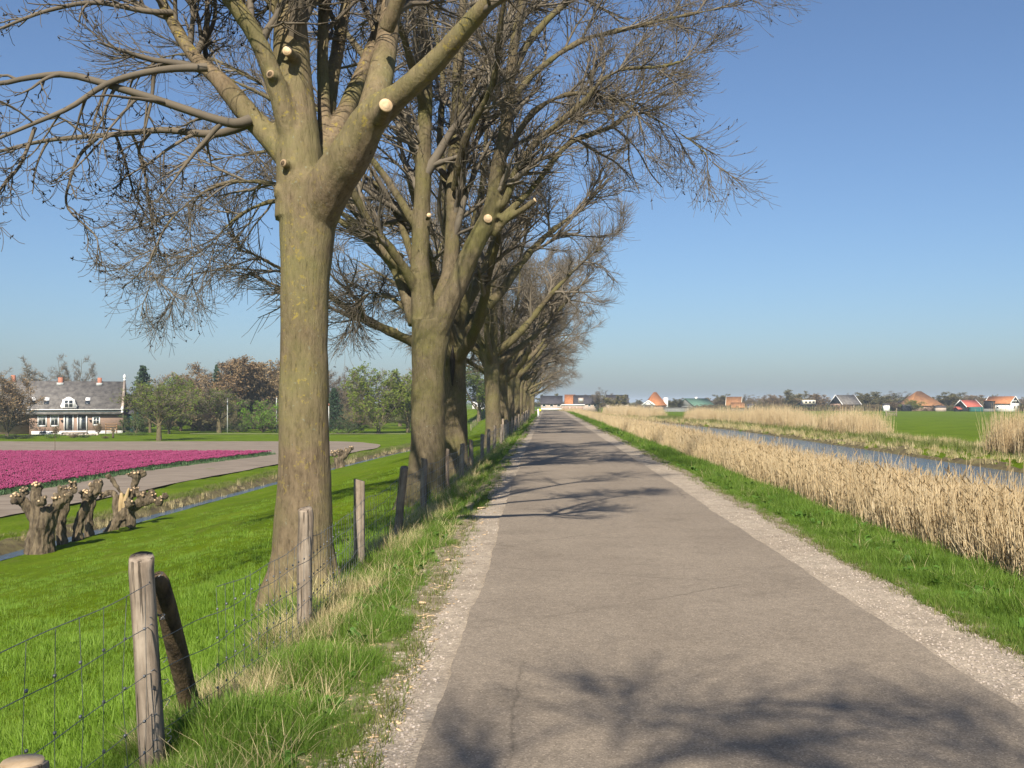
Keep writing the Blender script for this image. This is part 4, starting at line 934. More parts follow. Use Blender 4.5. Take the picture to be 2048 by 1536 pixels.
for z, tl in ((.745, .05), (.58, -.04), (.545, .05), (.33, .06), (.24, .03), (.12, .07), (.0, .03), (-.05, .06)):
    a = np.linspace(-.4, 5.2, 16); cx = c0[0]+(.87-z)*.055+.002
    m = MB(); m.tube(np.stack([cx+.064*np.cos(a), c0[1]+.064*np.sin(a), z+tl*np.sin(a+1.2)*.6], 1), [.0024]*16, 4); m.v = [fl(v) for v in m.v]; m.build('wound_wire', M['wire'], fence)
# short cut post at the very corner
cp = px(45, 1522, 3.25); zb = float(gz(np.array([cp[0]]), cp[1])[0])
t = thing('cut_post', (cp[0], cp[1], zb-.15), 'pale freshly cut post stump at the bottom corner by the netting', 'post')
o = link('stake', post_mesh(9), t); o.scale = (1.35, 1.35, cp[2]-zb+.14); o2 = MB(); h_ = cp[2]-zb+.14; o2.tube([(0, 0, h_-.01), (0, 0, h_+.012)], [.068, .064], 14); o2.build('cut_face', M['cut'], t)
# second fence climbing the dyke beyond the trees
f2 = thing('field_fence', base(-14.5, 190), 'small pale post fence climbing the dyke beyond the trees', 'fence')
fp = []
for k in range(9):
    u = k/8; y = 190+28*u; x = (942+(975-942)*u-VX)/F*y; z = float(gz(np.array([x]), y)[0]); fp.append(np.array([x, y, z]))
    o = link('post', pm[k % 5], f2); o.location = Vector(np.array([x, y, z-.2])-np.array(f2.location)); o.scale = (1.4, 1.4, 1.5)
m = MB()
for z in (.45, .85, 1.15): m.tube(np.array(fp)+np.array([0, 0, z])-np.array(f2.location), [.012]*9, 4)
m.build('wires', M['wire'], f2)
# roadside marker post with reflector
mp = base(-.98, 107); t = thing('marker_post', mp, 'white roadside marker post with yellow reflector where the trees end', 'marker post')
m = MB(); m.prism_y([(-.09, -.1), (.09, -.1), (.09, .78), (.05, .85), (-.09, .85)], -.06, .06); m.build('post_body', M['white'], t)
m = MB(); m.tube([(.17, -.075, .72), (.17, -.06, .72)], [.15, .15], 12); m.build('reflector', M['yellow'], t)

# ------------------------------------------------------------------ pollard willows
WG = 'pollarded willows along the ditch'
def willow(bx, by, d, strokes, heads, label, seed, split=None, ncut=9):
    rng = RS(seed); X = (bx-VX)/F*d; z = float(gz(np.array([X]), d)[0]); B = np.array([X, d, z]); sy = by                    # pixel rows are kept relative to the foot
    def q(x, y, dd=0): return np.array([(x-bx)/F*d, dd, -(y-sy)/F*d])
    t = thing('pollard_willow', B, label, 'tree', WG); mb = MB()
    for pts, wd in strokes:
        P = np.array([q(*p) for p in pts]); n = 3*len(pts); mb.tube(resample(P, n), np.interp(np.linspace(0, 1, n), np.linspace(0, 1, len(wd)), np.array(wd)*.86/2/F*d), 12)
    cuts = []
    for hx, hy, dd, r in heads:
        c = q(hx, hy, dd); R = r/F*d*.74
        mb.tube([c-np.array([0, 0, R*.9]), c-np.array([0, 0, R*.4]), c+np.array([0, 0, R*.1]), c+np.array([0, 0, R*.55])], [R*.55, R*.9, R*.85, R*.3], 10)
        for k in range(ncut):
            a = 2*math.pi*(k+.7*rng.rand())/ncut; el = .15+1.0*rng.rand(); dv = np.array([math.cos(a)*math.cos(el), math.sin(a)*math.cos(el), math.sin(el)])
            if k % 2 == 0: dv = norm(dv+np.array([0, -.6, 0]))
            L = R*(1.0+.35*rng.rand()); rr = R*(.20+.16*rng.rand()); mb.tube([c+dv*R*.3, c+dv*L], [rr*1.15, rr], 8); cuts.append((c+dv*L, dv, rr))
    me = fused('trunk', mb, .03, 1, .09, .05); link('trunk', me, t, M['willow'])
    for e, dv, rr in cuts:
        m = MB(); m.tube([e-dv*.05, e+dv*.008], [rr*.8, rr*.8], 8); m.build('cut_face', M['cut'] if rng.rand() < .5 else M['cut_old'], t)
    if split:
        m = MB()
        for pts, wd in split:
            P = np.array([q(*p) for p in pts]); m.tube(resample(P, 8), np.interp(np.linspace(0, 1, 8), np.linspace(0, 1, len(wd)), np.array(wd)/2/F*d), 8)
        m.build('split_wood', M['willow_split'], t)
    return t
willow(80, 1100, 32.4, [([(82, 1110), (82, 1085), (86, 1050), (92, 1025), (92, 1005)], [74, 64, 54, 52, 44]), ([(72, 1040), (58, 1012), (44, 995)], [26, 24, 20]), ([(98, 1020), (118, 1000), (132, 993)], [28, 22, 16]), ([(80, 1015), (74, 985), (74, 970)], [26, 22, 16]), ([(66, 1035), (52, 1000), (36, 985)], [18, 16, 10])],
    [(40, 990, -.2, 17), (36, 978, .4, 12), (74, 967, 0, 13), (98, 992, -.5, 14), (114, 990, 0, 13), (132, 988, .1, 14)], 'thickest pollard willow at the left, three arms with pale cut knobs', 1, ncut=8)
willow(122, 1085, 34.2, [([(122, 1092), (122, 1060), (126, 1020), (130, 990)], [26, 23, 20, 18]), ([(128, 1010), (140, 985), (150, 972)], [14, 12, 9])], [(126, 975, 0, 13), (140, 965, .2, 11), (152, 975, -.2, 11), (118, 985, .3, 10)], 'slim upright pollard willow just behind the thickest one', 2, ncut=6)
willow(153, 1078, 34.9, [([(150, 1088), (155, 1060), (162, 1030), (172, 1005), (184, 990)], [26, 24, 22, 20, 18]), ([(180, 995), (196, 978), (198, 962)], [14, 12, 8])], [(170, 985, 0, 14), (186, 985, -.3, 13), (195, 963, .1, 9), (178, 972, .3, 12)], 'dark leaning pollard willow with crowded cut knobs, third from the left', 3, ncut=7)
willow(176, 1068, 36.2, [([(176, 1076), (177, 1050), (180, 1020), (182, 995)], [24, 20, 17, 15])], [(182, 985, 0, 11), (192, 978, .2, 8)], 'thin straight pollard willow between the two leaning ones', 4, ncut=5)
willow(222, 1060, 37.4, [([(216, 1068), (228, 1050), (240, 1035), (258, 1018), (280, 1003), (300, 999)], [30, 28, 26, 26, 22, 18]), ([(258, 1018), (262, 1035), (262, 1052)], [22, 22, 24]), ([(290, 1000), (310, 1000), (320, 1002)], [16, 14, 12])], [(284, 990, 0, 13), (300, 990, .2, 12), (318, 1000, 0, 11), (268, 1002, -.4, 11), (326, 992, .2, 8)], 'gnarled willow stooping low to the right with knobbed arm', 5, ncut=7)
willow(240, 1048, 39.0, [([(242, 1056), (240, 1030), (236, 1000), (232, 985)], [30, 26, 22, 16]), ([(234, 990), (222, 978), (206, 984), (200, 990)], [16, 15, 13, 10]), ([(250, 1010), (262, 985), (268, 960), (272, 948)], [17, 15, 13, 12]), ([(246, 982), (232, 964), (224, 952), (216, 943)], [7, 6, 5, 4]), ([(252, 1000), (268, 982), (278, 978)], [14, 13, 11])], [(203, 985, 0, 10), (272, 943, 0, 11), (282, 941, .2, 8), (216, 946, 0, 5), (276, 974, -.2, 11), (262, 942, -.1, 7)], 'split willow with a torn pale heart and one raised arm', 6,
    split=[([(244, 1018, -.16), (247, 995, -.18), (246, 978, -.15)], [9, 13, 5]), ([(252, 1012, -.2), (256, 990, -.2), (262, 968, -.18)], [8, 10, 3])], ncut=6)
willow(682, 930, 76, [([(682, 934), (680, 918), (678, 905)], [26, 22, 24]), ([(680, 910), (692, 900), (702, 889)], [16, 12, 8])], [(668, 898, 0, 9), (680, 896, 0, 10), (692, 893, .3, 8), (703, 887, 0, 6)], 'lone pollard willow by the ditch, seen just beside the thick trunk', 7, ncut=6)

# ------------------------------------------------------------------ background trees: a few grown forms, copied
def form(seed, H=8.0, leaf=None, twig=None, kind='round', nleaf=3200, lsize=.2, n3=8, n4=6, thick=1.0):
    """trunk mesh and crown mesh of a distant tree, 8 m tall"""
    rng = RS(seed); limbs = []
    if kind == 'conifer':
        tp = [np.array([(0, 0, -.2), (0, 0, H*.5), (0, 0, H)])]; T_ = tube_arrays(np.array(tp), np.array([[.16, .1, .02]]), 7)
        LP = np.array(tp); LR = np.array([[.16, .1, .02]]); n = 70
        t = .08+.92*np.arange(n)/n; a = np.arange(n)*2.4; L = (1-t)**.8*H*.30+.15
        st = np.stack([np.zeros(n), np.zeros(n), t*H], 1); dr = np.stack([np.cos(a), np.sin(a), np.full(n, -.12)], 1)
        P = np.stack([st, st+dr*(L*.5)[:, None], st+dr*L[:, None]+np.array([0, 0, .12])*L[:, None]], 1); R = np.tile([[.03, .022, .008]], (n, 1))
        sets = [(P, R, 3)]; tips = P
        m = nleaf; i = rng.randint(0, n, m); u = rng.rand(m)[:, None]; c = P[i, 0]*(1-u)+P[i, 2]*u+rng.randn(m, 3)*np.array([.14, .14, .07])*(.5+L[i])[:, None]
    else:
        fork = {'round': .22, 'tall': .28, 'bush': .03, 'multi': .06}[kind]*H; nl = {'round': 9, 'tall': 8, 'bush': 14, 'multi': 11}[kind]
        tp = np.array([[(0, 0, -.3), (0, 0, fork*.5), (.03, 0, fork), (.05, 0, fork+.5)]]); tr_ = np.array([[.26, .2, .18, .1]])
        for k in range(nl):
            a = 2*math.pi*(k+.6*rng.rand())/nl; el = math.radians({'round': [48, 66, 36, 78], 'tall': [66, 76, 58, 84], 'bush': [40, 60, 20, 80], 'multi': [52, 70, 40, 80]}[kind][k % 4]+rng.randn()*6)
            d = np.array([math.cos(a)*math.cos(el), math.sin(a)*math.cos(el), math.sin(el)]); p = np.array([0, 0, fork*(.85+.3*rng.rand())]); L = (H-fork)*(.8+.25*rng.rand())*(1 if el > .8 else .8); pts = [p]
            for j in range(1, 7): d = norm(d+rng.randn(3)*.13+np.array([0, 0, .05])); p = p+d*L/6; pts.append(p)
            limbs.append((np.array(pts), np.linspace(.085, .014, 7)*thick))
        LP, LR = same_len(limbs, 10); T_ = join_tubes([(tp, tr_, 8), (LP, LR, 6)])
        a2, r2 = spawn(LP, LR, 8, .18, 1, .5, 1.0, .25, .45, 5, .6, .016*thick, .13, .01, .02, rng)
        a3, r3 = spawn(a2, r2, n3, .1, 1, .5, 1.1, .35, .65, 4, .7, .012*thick, .16, .02, .04, rng)
        a4, r4 = spawn(a3, r3, n4, .1, 1, .4, 1.1, .18, .5, 3, .8, .010*thick, .2, .05, .1, rng, rel=False)
        sets = [(a2, r2, 3), (a3, r3, 3), (a4, r4, 3)]
        m = nleaf; i = rng.randint(0, len(a4), m); c = a4[i, -1]+rng.randn(m, 3)*.1
    tm = smooth(mesh_np('trunk', T_[0], [T_[1]])); tm.materials.append(M['bark'])
    v, q = join_tubes(sets); nq = len(q); fl_ = [q]
    if leaf is not None and m:
        a = norm(rng.randn(m, 3)); b = norm(np.cross(a, rng.randn(m, 3))); s = lsize*(.5+.8*rng.rand(m))[:, None]
        LV = np.stack([c-a*s*.5, c+b*s*.32, c+a*s*.5, c-b*s*.32], 1).reshape(-1, 3); lq = np.arange(m*4).reshape(m, 4)+len(v); v = np.concatenate([v, LV]); fl_ = [np.concatenate([q, lq])]
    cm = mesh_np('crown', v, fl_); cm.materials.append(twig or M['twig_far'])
    if leaf is not None and m:
        cm.materials.append(leaf); mi = np.zeros(len(cm.polygons), np.int32); mi[nq:] = 1; cm.polygons.foreach_set('material_index', mi)
    co = v; lo, hi = np.percentile(co[:, 0], [1, 99]); return tm, cm, float(np.percentile(co[:, 2], 99.7)), float((hi-lo)/2)
FORMS = {
 'bare': form(501, kind='round', n4=7, leaf=M['leaf_red'], nleaf=1500, lsize=.12), 'bare_tall': form(502, kind='tall', n4=7, leaf=M['leaf_red'], nleaf=1200, lsize=.12),
 'red': form(503, kind='multi', leaf=M['leaf_red'], nleaf=6500, lsize=.2), 'red_tall': form(504, kind='tall', leaf=M['leaf_red'], nleaf=7000, lsize=.2),
 'green': form(505, kind='multi', leaf=M['leaf_spring'], nleaf=8500, lsize=.21, n4=4), 'green_round': form(506, kind='round', leaf=M['leaf_spring'], nleaf=8500, lsize=.21, n4=4),
 'bright': form(507, kind='bush', leaf=M['leaf_bright'], nleaf=5200, lsize=.26, n4=3), 'dark': form(508, kind='bush', leaf=M['leaf_hedge'], nleaf=6000, lsize=.28, n4=3),
 'olive': form(509, kind='round', leaf=M['leaf_olive'], nleaf=8000, lsize=.27, n4=4), 'olive_bush': form(510, kind='bush', leaf=M['leaf_olive'], nleaf=5000, lsize=.28, n4=3),
 'conifer': form(511, kind='conifer', leaf=M['needle'], nleaf=4200, lsize=.3),
 'pale': form(512, kind='tall', leaf=M['leaf_spring'], nleaf=2600, lsize=.17, n4=4),
}
brng = RS(66); GL = 'trees around the brick farmhouse garden'; GR = 'trees among the far houses across the field'
def bgtree(kind, x, ytop, hw, d, label, group, name='tree', cat='tree', zb=None):
    tm, cm, H, W_ = FORMS[kind]; X = (x-VX)/F*d; z = float(gz(np.array([X]), d)[0]) if zb is None else zb
    h = EYE-(ytop-VY)/F*d-z; wd = hw/F*d
    if group == GR: h *= 1.1
    wd *= 1.22 if group == GL else 1.45 if group == GR else 1
    t = thing(name, (X, d, z), label, cat, group, brng.rand()*6.28); t.scale = (wd/W_, wd/W_, h/H)
    link('trunk', tm, t); link('crown', cm, t); return t
GL = 'trees around the brick farmhouse garden'; GR = 'trees among the far houses across the field'
for a in [
 ('red', 14, 752, 46, 138, 'red-brown leafless tree in front of the farmhouse at the picture edge'),
 ('bare_tall', 60, 716, 40, 188, 'tall grey bare tree rising behind the farmhouse roof, leftmost'),
 ('bare', 140, 712, 34, 186, 'round grey bare tree behind the middle chimney of the farmhouse'),
 ('red', 186, 758, 26, 190, 'low brown treetop behind the farmhouse ridge'),
 ('conifer', 286, 732, 24, 172, 'layered dark conifer topping the trees right of the farmhouse'),
 ('pale', 318, 768, 42, 124, 'thin young tree with pale trunk and first green leaves on the lawn'),
 ('green', 338, 752, 46, 150, 'many-stemmed tree in yellow-green leaf beside the green shed'),
 ('red', 362, 744, 40, 164, 'red-brown budding tree behind the young pale-trunked tree'),
 ('bare', 404, 740, 40, 185, 'grey-brown bare tree in the dip between the taller brown trees'),
 ('conifer', 433, 730, 13, 178, 'narrow dark conifer against the tall red-brown trees'),
 ('red_tall', 470, 716, 52, 172, 'tallest red-brown tree of the garden wood'),
 ('pale', 438, 778, 36, 158, 'slender greenish tree under the tall red-brown ones'),
 ('red_tall', 532, 722, 40, 176, 'red-brown tree just left of the thick trunk'),
 ('red_tall', 592, 728, 44, 182, 'red-brown tree mostly hidden behind the thick trunk'),
 ('olive_bush', 400, 812, 50, 168, 'dull green undergrowth thicket behind the lawn'),
 ('bright', 526, 800, 34, 156, 'bright fresh green bush at the lawn edge'),
 ('dark', 272, 812, 22, 152, 'dark evergreen bush beside the green shed'),
 ('dark', 476, 838, 18, 160, 'dark low bush among thin trunks at the lawn edge'),
 ('bare', 668, 736, 42, 192, 'grey bare tree just right of the thick trunk'),
 ('bare', 712, 744, 32, 205, 'paler bare tree behind the round green tree'),
 ('conifer', 668, 776, 18, 160, 'dark conifer behind the white pole'),
 ('dark', 696, 836, 26, 153, 'dark cone-shaped evergreen bush by the white pole'),
 ('green', 757, 734, 66, 152, 'broad round tree in yellow-green leaf on the far lawn'),
 ('green_round', 816, 742, 42, 155, 'smaller yellow-green tree partly behind the second ash'),
 ('green_round', 958, 735, 50, 205, 'olive green tree seen through the gap in the ash row'),
 ('red_tall', 505, 730, 34, 180, 'slim red-brown tree between the two tallest garden trees'),
 ('red', 385, 752, 34, 176, 'purplish brown tree behind the slender greenish one'),
 ('bare_tall', 448, 726, 30, 190, 'wispy bare tree left of the tallest red-brown tree'),
 ('red_tall', 556, 738, 30, 186, 'brown tree touching the left edge of the thick trunk'),
 ('green_round', 300, 770, 30, 158, 'rounded yellow-green tree before the layered conifer'),
 ('red', 420, 770, 40, 170, 'low brown tree behind the pale birch pole'),
 ('bare', 800, 738, 40, 196, 'bare grey tree behind the smaller yellow-green tree'),
 ('bright', 678, 858, 13, 150, 'little rounded yellow-green bush at the foot of the white pole'),
]: bgtree(*a[:5], a[5], GL, 'bush' if 'bush' in a[5].split() or 'thicket' in a[5] else 'tree', 'bush' if 'bush' in a[5].split() or 'thicket' in a[5] else 'tree')
for a in [
 ('olive', 1105, 791, 16, 330, 'rounded brown tree behind the houses at the road end'),
 ('red', 1182, 793, 15, 335, 'low brown treetop behind the dark-roofed terrace'),
 ('bare_tall', 1200, 780, 13, 300, 'tall lone bare tree between the two dark-roofed houses'),
 ('olive', 1235, 793, 20, 296, 'olive tree standing before the dark-roofed house with white annexe'),
 ('bare', 1275, 806, 10, 330, 'small grey tree left of the orange pyramid roof'),
 ('olive', 1352, 799, 16, 345, 'olive tree behind the long grey shed'),
 ('bare', 1424, 798, 17, 350, 'grey-brown tree right of the green roof'),
 ('olive', 1448, 792, 20, 352, 'olive tree behind the barn with the white-edged gable'),
 ('bare', 1488, 792, 20, 360, 'bare tree right of the barn with the white-edged gable'),
 ('olive_bush', 1517, 803, 14, 340, 'dark olive bush-like tree in the gap left of the cream dormer'),
 ('red', 1545, 792, 18, 352, 'brown tree left of the tall olive one'),
 ('olive', 1587, 784, 20, 350, 'tallest olive tree left of the cream dormer house'),
 ('red', 1632, 791, 24, 345, 'wide red-brown tree right of the cream dormer house'),
 ('bare', 1706, 790, 14, 362, 'thin bare tree behind the grey-roofed farmhouse'),
 ('olive', 1732, 788, 20, 345, 'olive tree right of the grey-roofed farmhouse'),
 ('olive', 1764, 788, 22, 350, 'broad olive tree between grey-roofed farm and pyramid farm'),
 ('bare', 1790, 786, 18, 352, 'dark bare tree left of the pyramid farm'),
 ('red', 1786, 806, 18, 325, 'low brown tree before the bare one by the pyramid farm'),
 ('green', 1824, 801, 16, 318, 'light green tree in front of the pyramid farm roof'),
 ('olive', 1898, 788, 28, 345, 'large dome-shaped olive tree right of the pyramid farm'),
 ('red', 1945, 792, 26, 360, 'brown tree rising behind the red-roofed barn'),
 ('red', 1976, 799, 18, 362, 'brown tree between red barn and white gable house'),
 ('bare', 2014, 796, 12, 365, 'thin grey tree peeping over the white gable house'),
 ('olive', 2046, 808, 14, 318, 'olive tree at the picture edge beside the white gable house'),
]: bgtree(*a[:5], a[5], GR)
# far woods that read as one mass
def belt(name, x0, x1, d, ytops, label, seed, leaf):
    rng = RS(seed); n = int((x1-x0)/F*d/1.1); x = x0+(x1-x0)*(np.arange(n)+rng.rand(n))/n; X = (x-VX)/F*d; Y = d+rng.rand(n)*25
    z = gz(X, Y); yt = np.interp(x, np.linspace(x0, x1, len(ytops)), ytops)+rng.randn(n)*3; h = EYE-(yt-VY)/F*d-z
    pr = [(FORMS[k][1], []) for k in leaf]; H = [FORMS[k][2] for k in leaf]; W_ = [FORMS[k][3] for k in leaf]; ix = rng.randint(0, len(pr), n)
    order = sorted(range(len(pr)))
    s = np.array([[2.6*(.7+.6*rng.rand())/W_[i]]*2+[max(.25, hh/H[i])] for i, hh in zip(ix, h)])
    return scatter(name, np.stack([X, Y, z], 1), np.stack([np.zeros(n), np.zeros(n), rng.rand(n)*6.28], 1), s, ix, pr, label)
belt('treeline', -60, 700, 222, [790, 782, 785, 790, 778, 772, 770, 768, 770, 778, 782], 'distant brown woodland behind the farmhouse garden', 5, ['red', 'bare', 'olive'])
belt('treeline', 1070, 2120, 440, [803, 804, 806, 802, 801, 798, 799, 797, 797, 796, 798, 799], 'distant woodland along the horizon across the field', 6, ['red', 'bare', 'olive'])
belt('hedge', 1400, 2080, 322, [822, 824, 822, 822, 823, 820, 824, 825, 822, 826, 826], 'low mixed hedge and garden growth along the far field edge', 7, ['olive_bush', 'dark', 'red'])
belt('undergrowth', 255, 640, 166, [822, 812, 806, 815, 800, 812], 'brown and green undergrowth at the back of the lawn', 8, ['olive_bush', 'red', 'pale'])
belt('undergrowth', 655, 830, 166, [826, 832, 826], 'undergrowth behind the round green trees', 9, ['olive_bush', 'red', 'pale'])
#---PART5---
# ------------------------------------------------------------------ buildings
def quad_roof(m, L, W, zh, zr, ov=.3, th=.14, hip=0.0):
    """gable or hip roof slabs: ridge along local x, length L, depth W"""
    x0, x1 = -L/2-ov*.5, L/2+ov*.5; y0, y1 = -W/2-ov, W/2+ov; k = (zr-zh)/(W/2); ze = zh-ov*k
    for s in (-1, 1):
        e = s*(W/2+ov); r0, r1 = x0+hip, x1-hip
        v = [(x0, e, ze), (x1, e, ze), (r1, 0, zr), (r0, 0, zr), (x0, e, ze+th), (x1, e, ze+th), (r1, 0, zr+th), (r0, 0, zr+th)]
        f = [(0,3,2,1), (4,5,6,7), (0,1,5,4), (1,2,6,5), (2,3,7,6), (3,0,4,7)]
        m.add(v, f if s < 0 else [tuple(reversed(q)) for q in f])
    if hip:
        for s in (-1, 1):
            xe = s*(L/2+ov*.5); xr = xe-s*hip
            v = [(xe, y0, ze), (xe, y1, ze), (xr, 0, zr), (xe, y0, ze+th), (xe, y1, ze+th), (xr, 0, zr+th+.002)]
            m.add(v, [(0, 1, 2), (5, 4, 3), (0, 3, 4, 1), (1, 4, 5, 2), (2, 5, 3, 0)])
    return m
def gable(m, W, zh, zr, x0, x1): return m.prism_x([(-W/2, zh), (W/2, zh), (0, zr)], x0, x1)
def window(t, x, z, w_, h, y, fm, gm=None, mu=True, fr=.1, name='window'):
    """frame standing proud of a wall that faces local -y, pane set back, muntins"""
    m = MB(); m.box(x-w_/2, x-w_/2+fr, y-.06, y+.02, z, z+h).box(x+w_/2-fr, x+w_/2, y-.06, y+.02, z, z+h).box(x-w_/2+fr, x+w_/2-fr, y-.06, y+.02, z, z+fr).box(x-w_/2+fr, x+w_/2-fr, y-.06, y+.02, z+h-fr, z+h)
    if mu: m.box(x-.025, x+.025, y-.045, y, z+fr, z+h-fr).box(x-w_/2+fr, x+w_/2-fr, y-.043, y, z+h*.55, z+h*.55+.05)
    f = m.build(name, fm, t); m = MB(); m.box(x-w_/2+fr, x+w_/2-fr, y-.03, y+.01, z+fr, z+h-fr); m.build('pane', gm or M['glass'], f); return f
def house(name, x, d, L, W, zh, zr, label, wall, roof, rz=0.0, gm=None, wins=(), hip=0.0, chim=(), barge=None, group='far houses across the field', cat='house', zb=None, plinth=None):
    X = (x-VX)/F*d; z = float(gz(np.array([X]), d)[0]) if zb is None else zb
    t = thing(name, (X, d, z), label, cat, group, rz)
    m = MB(); m.box(-L/2, L/2, -W/2, W/2, -.3, zh); m.build('wall', wall, t)
    if not hip:
        for s in (-1, 1): m = MB(); gable(m, W, zh+.002, zr-.02, s*(L/2-.22), s*(L/2-.01)) if s > 0 else gable(m, W, zh+.002, zr-.02, -L/2+.01, -L/2+.22); m.build('gable', gm or wall, t)
    m = MB(); quad_roof(m, L, W, zh, zr, .35, .16, hip); ro = m.build('roof', roof, t)
    for cx, h in chim: m = MB(); m.box(cx-.35, cx+.35, -.3, .3, zr-.6, zr+h); m.build('chimney', M['brick'], ro)
    if barge:
        for s in (-1, 1):
            xe = s*(L/2+.2); m = MB(); k = (zr-zh)/(W/2)
            for q in (-1, 1): m.add([(xe+e, q*(W/2+.4), zh-.4*k-.1+u) if p == 0 else (xe+e, 0, zr-.05+u) for e in (-.07, .07) for p in (0, 1) for u in (0, .34)], [(0,1,3,2), (4,6,7,5), (0,2,6,4), (1,5,7,3), (0,4,5,1), (2,3,7,6)])
            m.build('bargeboard', barge, t)
    for wx, wz, ww, wh in wins: window(t, wx, wz, ww, wh, -W/2, M['white'], mu=False, fr=.12)
    return t
# ---- the brick farmhouse
def farmhouse():
    d = 150.0; s = d/F*.93; x0, x1 = 40, 245; cx = 150
    X = (cx-VX)*d/F; Z = FLAT+.02
    t = thing('farmhouse', (X, d, Z), 'long brick farmhouse with grey tiled roof, white cornice and ornate dormer', 'house', None, .34)
    q = lambda x: (x-cx)*s; zz = lambda y: (868-y)*d/F
    W_ = 10.0; zh, zr = zz(824), zz(764)
    m = MB(); m.box(q(62), q(244), 0, W_, -.3, zh); m.build('wall', M['brick'], t)
    m = MB(); m.box(q(-60), q(61.5), 2.2, W_, -.3, zh-.1); o = m.build('wing_wall', M['brick'], t)
    m = MB(); m.box(q(66), q(244.4), -.05, .0, -.3, zz(862)); m.build('plinth', M['white'], t)
    for a, b in ((82, 94), (103, 112)): m = MB(); m.box(q(a), q(b), -.08, -.052, zz(866.5), zz(863)); m.build('cellar_window', M['glass'], t)
    # roof as two slabs, gable with coping and finials
    k = (zr-zh)/(W_/2); th = .2
    m = MB(); m.prism_x([(-.5, zh-.5*k), (-.5, zh-.5*k+th), (W_/2, zr+th), (W_+.5, zh-.5*k+th), (W_+.5, zh-.5*k), (W_/2, zr)], q(-60), q(241.5)); ro = m.build('roof', M['roof_grey'], t)
    m = MB(); m.prism_x([(0, zh+.003), (W_, zh+.003), (W_/2, zr-.01)], q(242.6), q(244)); m.build('gable', M['brick'], t)
    m = MB()
    for sgn, y_ in ((1, -.45), (-1, W_+.45)):
        m.add([(q(e), y, z) for e in (241.7, 246.5) for (y, z) in ((y_, zh-.45*k+.1), (W_/2, zr+.1), (W_/2, zr+.42), (y_, zh-.45*k+.42))], [(0,1,2,3), (7,6,5,4), (0,4,5,1), (1,5,6,2), (2,6,7,3), (3,7,4,0)])
    m.build('coping', M['tan'], t)
    for (y_, z_) in ((W_/2, zr+.4), (-.45, zh-.1)):
        m = MB(); m.box(q(242), q(246), y_-.2, y_+.2, z_-.1, z_+.2); m.tube([(q(244), y_, z_+.2), (q(244), y_, z_+.45), (q(244), y_, z_+.65), (q(244), y_, z_+.95)], [.1, .24, .2, .04], 8); m.build('finial', M['white'], t)
    m = MB(); m.box(q(38), q(245.5), -.62, -.05, zz(820.4), zz(818.6)).box(q(48), q(245), -.30, -.002, zz(825), zz(822.6)); m.build('cornice', M['white'], t)
    for a, wd in ((21, 7.5), (114, 9), (193, 8)):
        m = MB(); b0 = zr-.9; m.box(q(a)-wd*s/2, q(a)+wd*s/2, W_/2-.45, W_/2+.45, b0, zz(754 if wd > 7.6 else 750)); ch = m.build('chimney', M['terracotta'], ro)
        m = MB(); m.box(q(a)-wd*s*.75, q(a)+wd*s*.75, W_/2-.75, W_/2-.46, zr-.5, zr-.05); m.build('flashing', M['curtain'], ch)
    for a, b, y0_, y1_ in ((77.5, 95.5, 827.5, 853), (101.5, 119, 827.5, 853)):
        f = window(t, q((a+b)/2), zz(y1_), (b-a)*s, (y1_-y0_)*s, 0, M['white'], fr=.17)
        m = MB(); m.box(q(a+3), q(b-3), -.045, -.034, zz((y0_+y1_)/2+1), zz(y0_+3)); m.build('curtain', M['curtain'], f)
    f = window(t, q(192), zz(851.5), 15*s, 19*s, 0, M['white'], fr=.15)
    for a, b, y0_ in ((128, 147.5, 827.5), (154, 174, 828)):
        m = MB(); m.box(q(a), q(a+2.2), -.08, .02, zz(861.5), zz(y0_)).box(q(b-2.2), q(b), -.08, .02, zz(861.5), zz(y0_)).box(q(a+2.2), q(b-2.2), -.08, .02, zz(y0_+2), zz(y0_)); f = m.build('door', M['white'], t)
        m = MB(); m.box(q(a+2.2), q(b-2.2), -.03, .012, zz(861.5), zz(y0_+2)); m.build('door_panel', M['glass'], f)
        m = MB(); m.box(q(a+5), q(a+9), -.05, -.032, zz(858), zz(y0_+5)); m.build('curtain', M['curtain'], f)
    for zb_ in (0, 1): m = MB(); m.box(q(126-zb_), q(175+zb_), -.9-zb_*.4, -.055, zz(865.5+zb_*1.6), zz(863.8+zb_*1.6)); m.build('step', M['stone'], t)
    m = MB(); m.tube([(q(173), -.15, zz(862)), (q(173), -.15, zz(822))], [.09, .09], 8); m.build('downpipe', M['white'], t)
    for lx in (124.5, 180.5): m = MB(); m.tube([(q(lx), -.15, zz(843)), (q(lx), -.15, zz(840))], [.12, .16], 8); m.build('wall_lamp', M['black'], t)
    # dormer with scrolled white front
    dx = q(138.2); yf = -.35; z0 = zz(816.5)
    prof = [(-13.5, 816.5), (-15.5, 812), (-13, 808), (-11.5, 803), (-11, 799.5), (-7.5, 798), (-4, 795), (0, 794), (4, 795), (7.5, 798), (11, 799.5), (11.5, 803), (13, 808), (15.5, 812), (13.5, 816.5)]
    m = MB(); m.prism_y([(dx+a*s*1.08, zz(b)) for a, b in prof], yf, yf+.14); do = m.build('dormer', M['white'], t)
    m = MB(); m.prism_y([(dx-10.5*s, z0), (dx+10.5*s, z0), (dx+10.5*s, zz(800)), (dx, zz(797)), (dx-10.5*s, zz(800))], yf+.145, yf+4.5); m.build('dormer_body', M['roof_grey'], do)
    m = MB(); m.box(dx-7.5*s, dx+7.5*s, yf-.03, yf-.003, zz(815), zz(801)); m.build('pane', M['glass'], do)
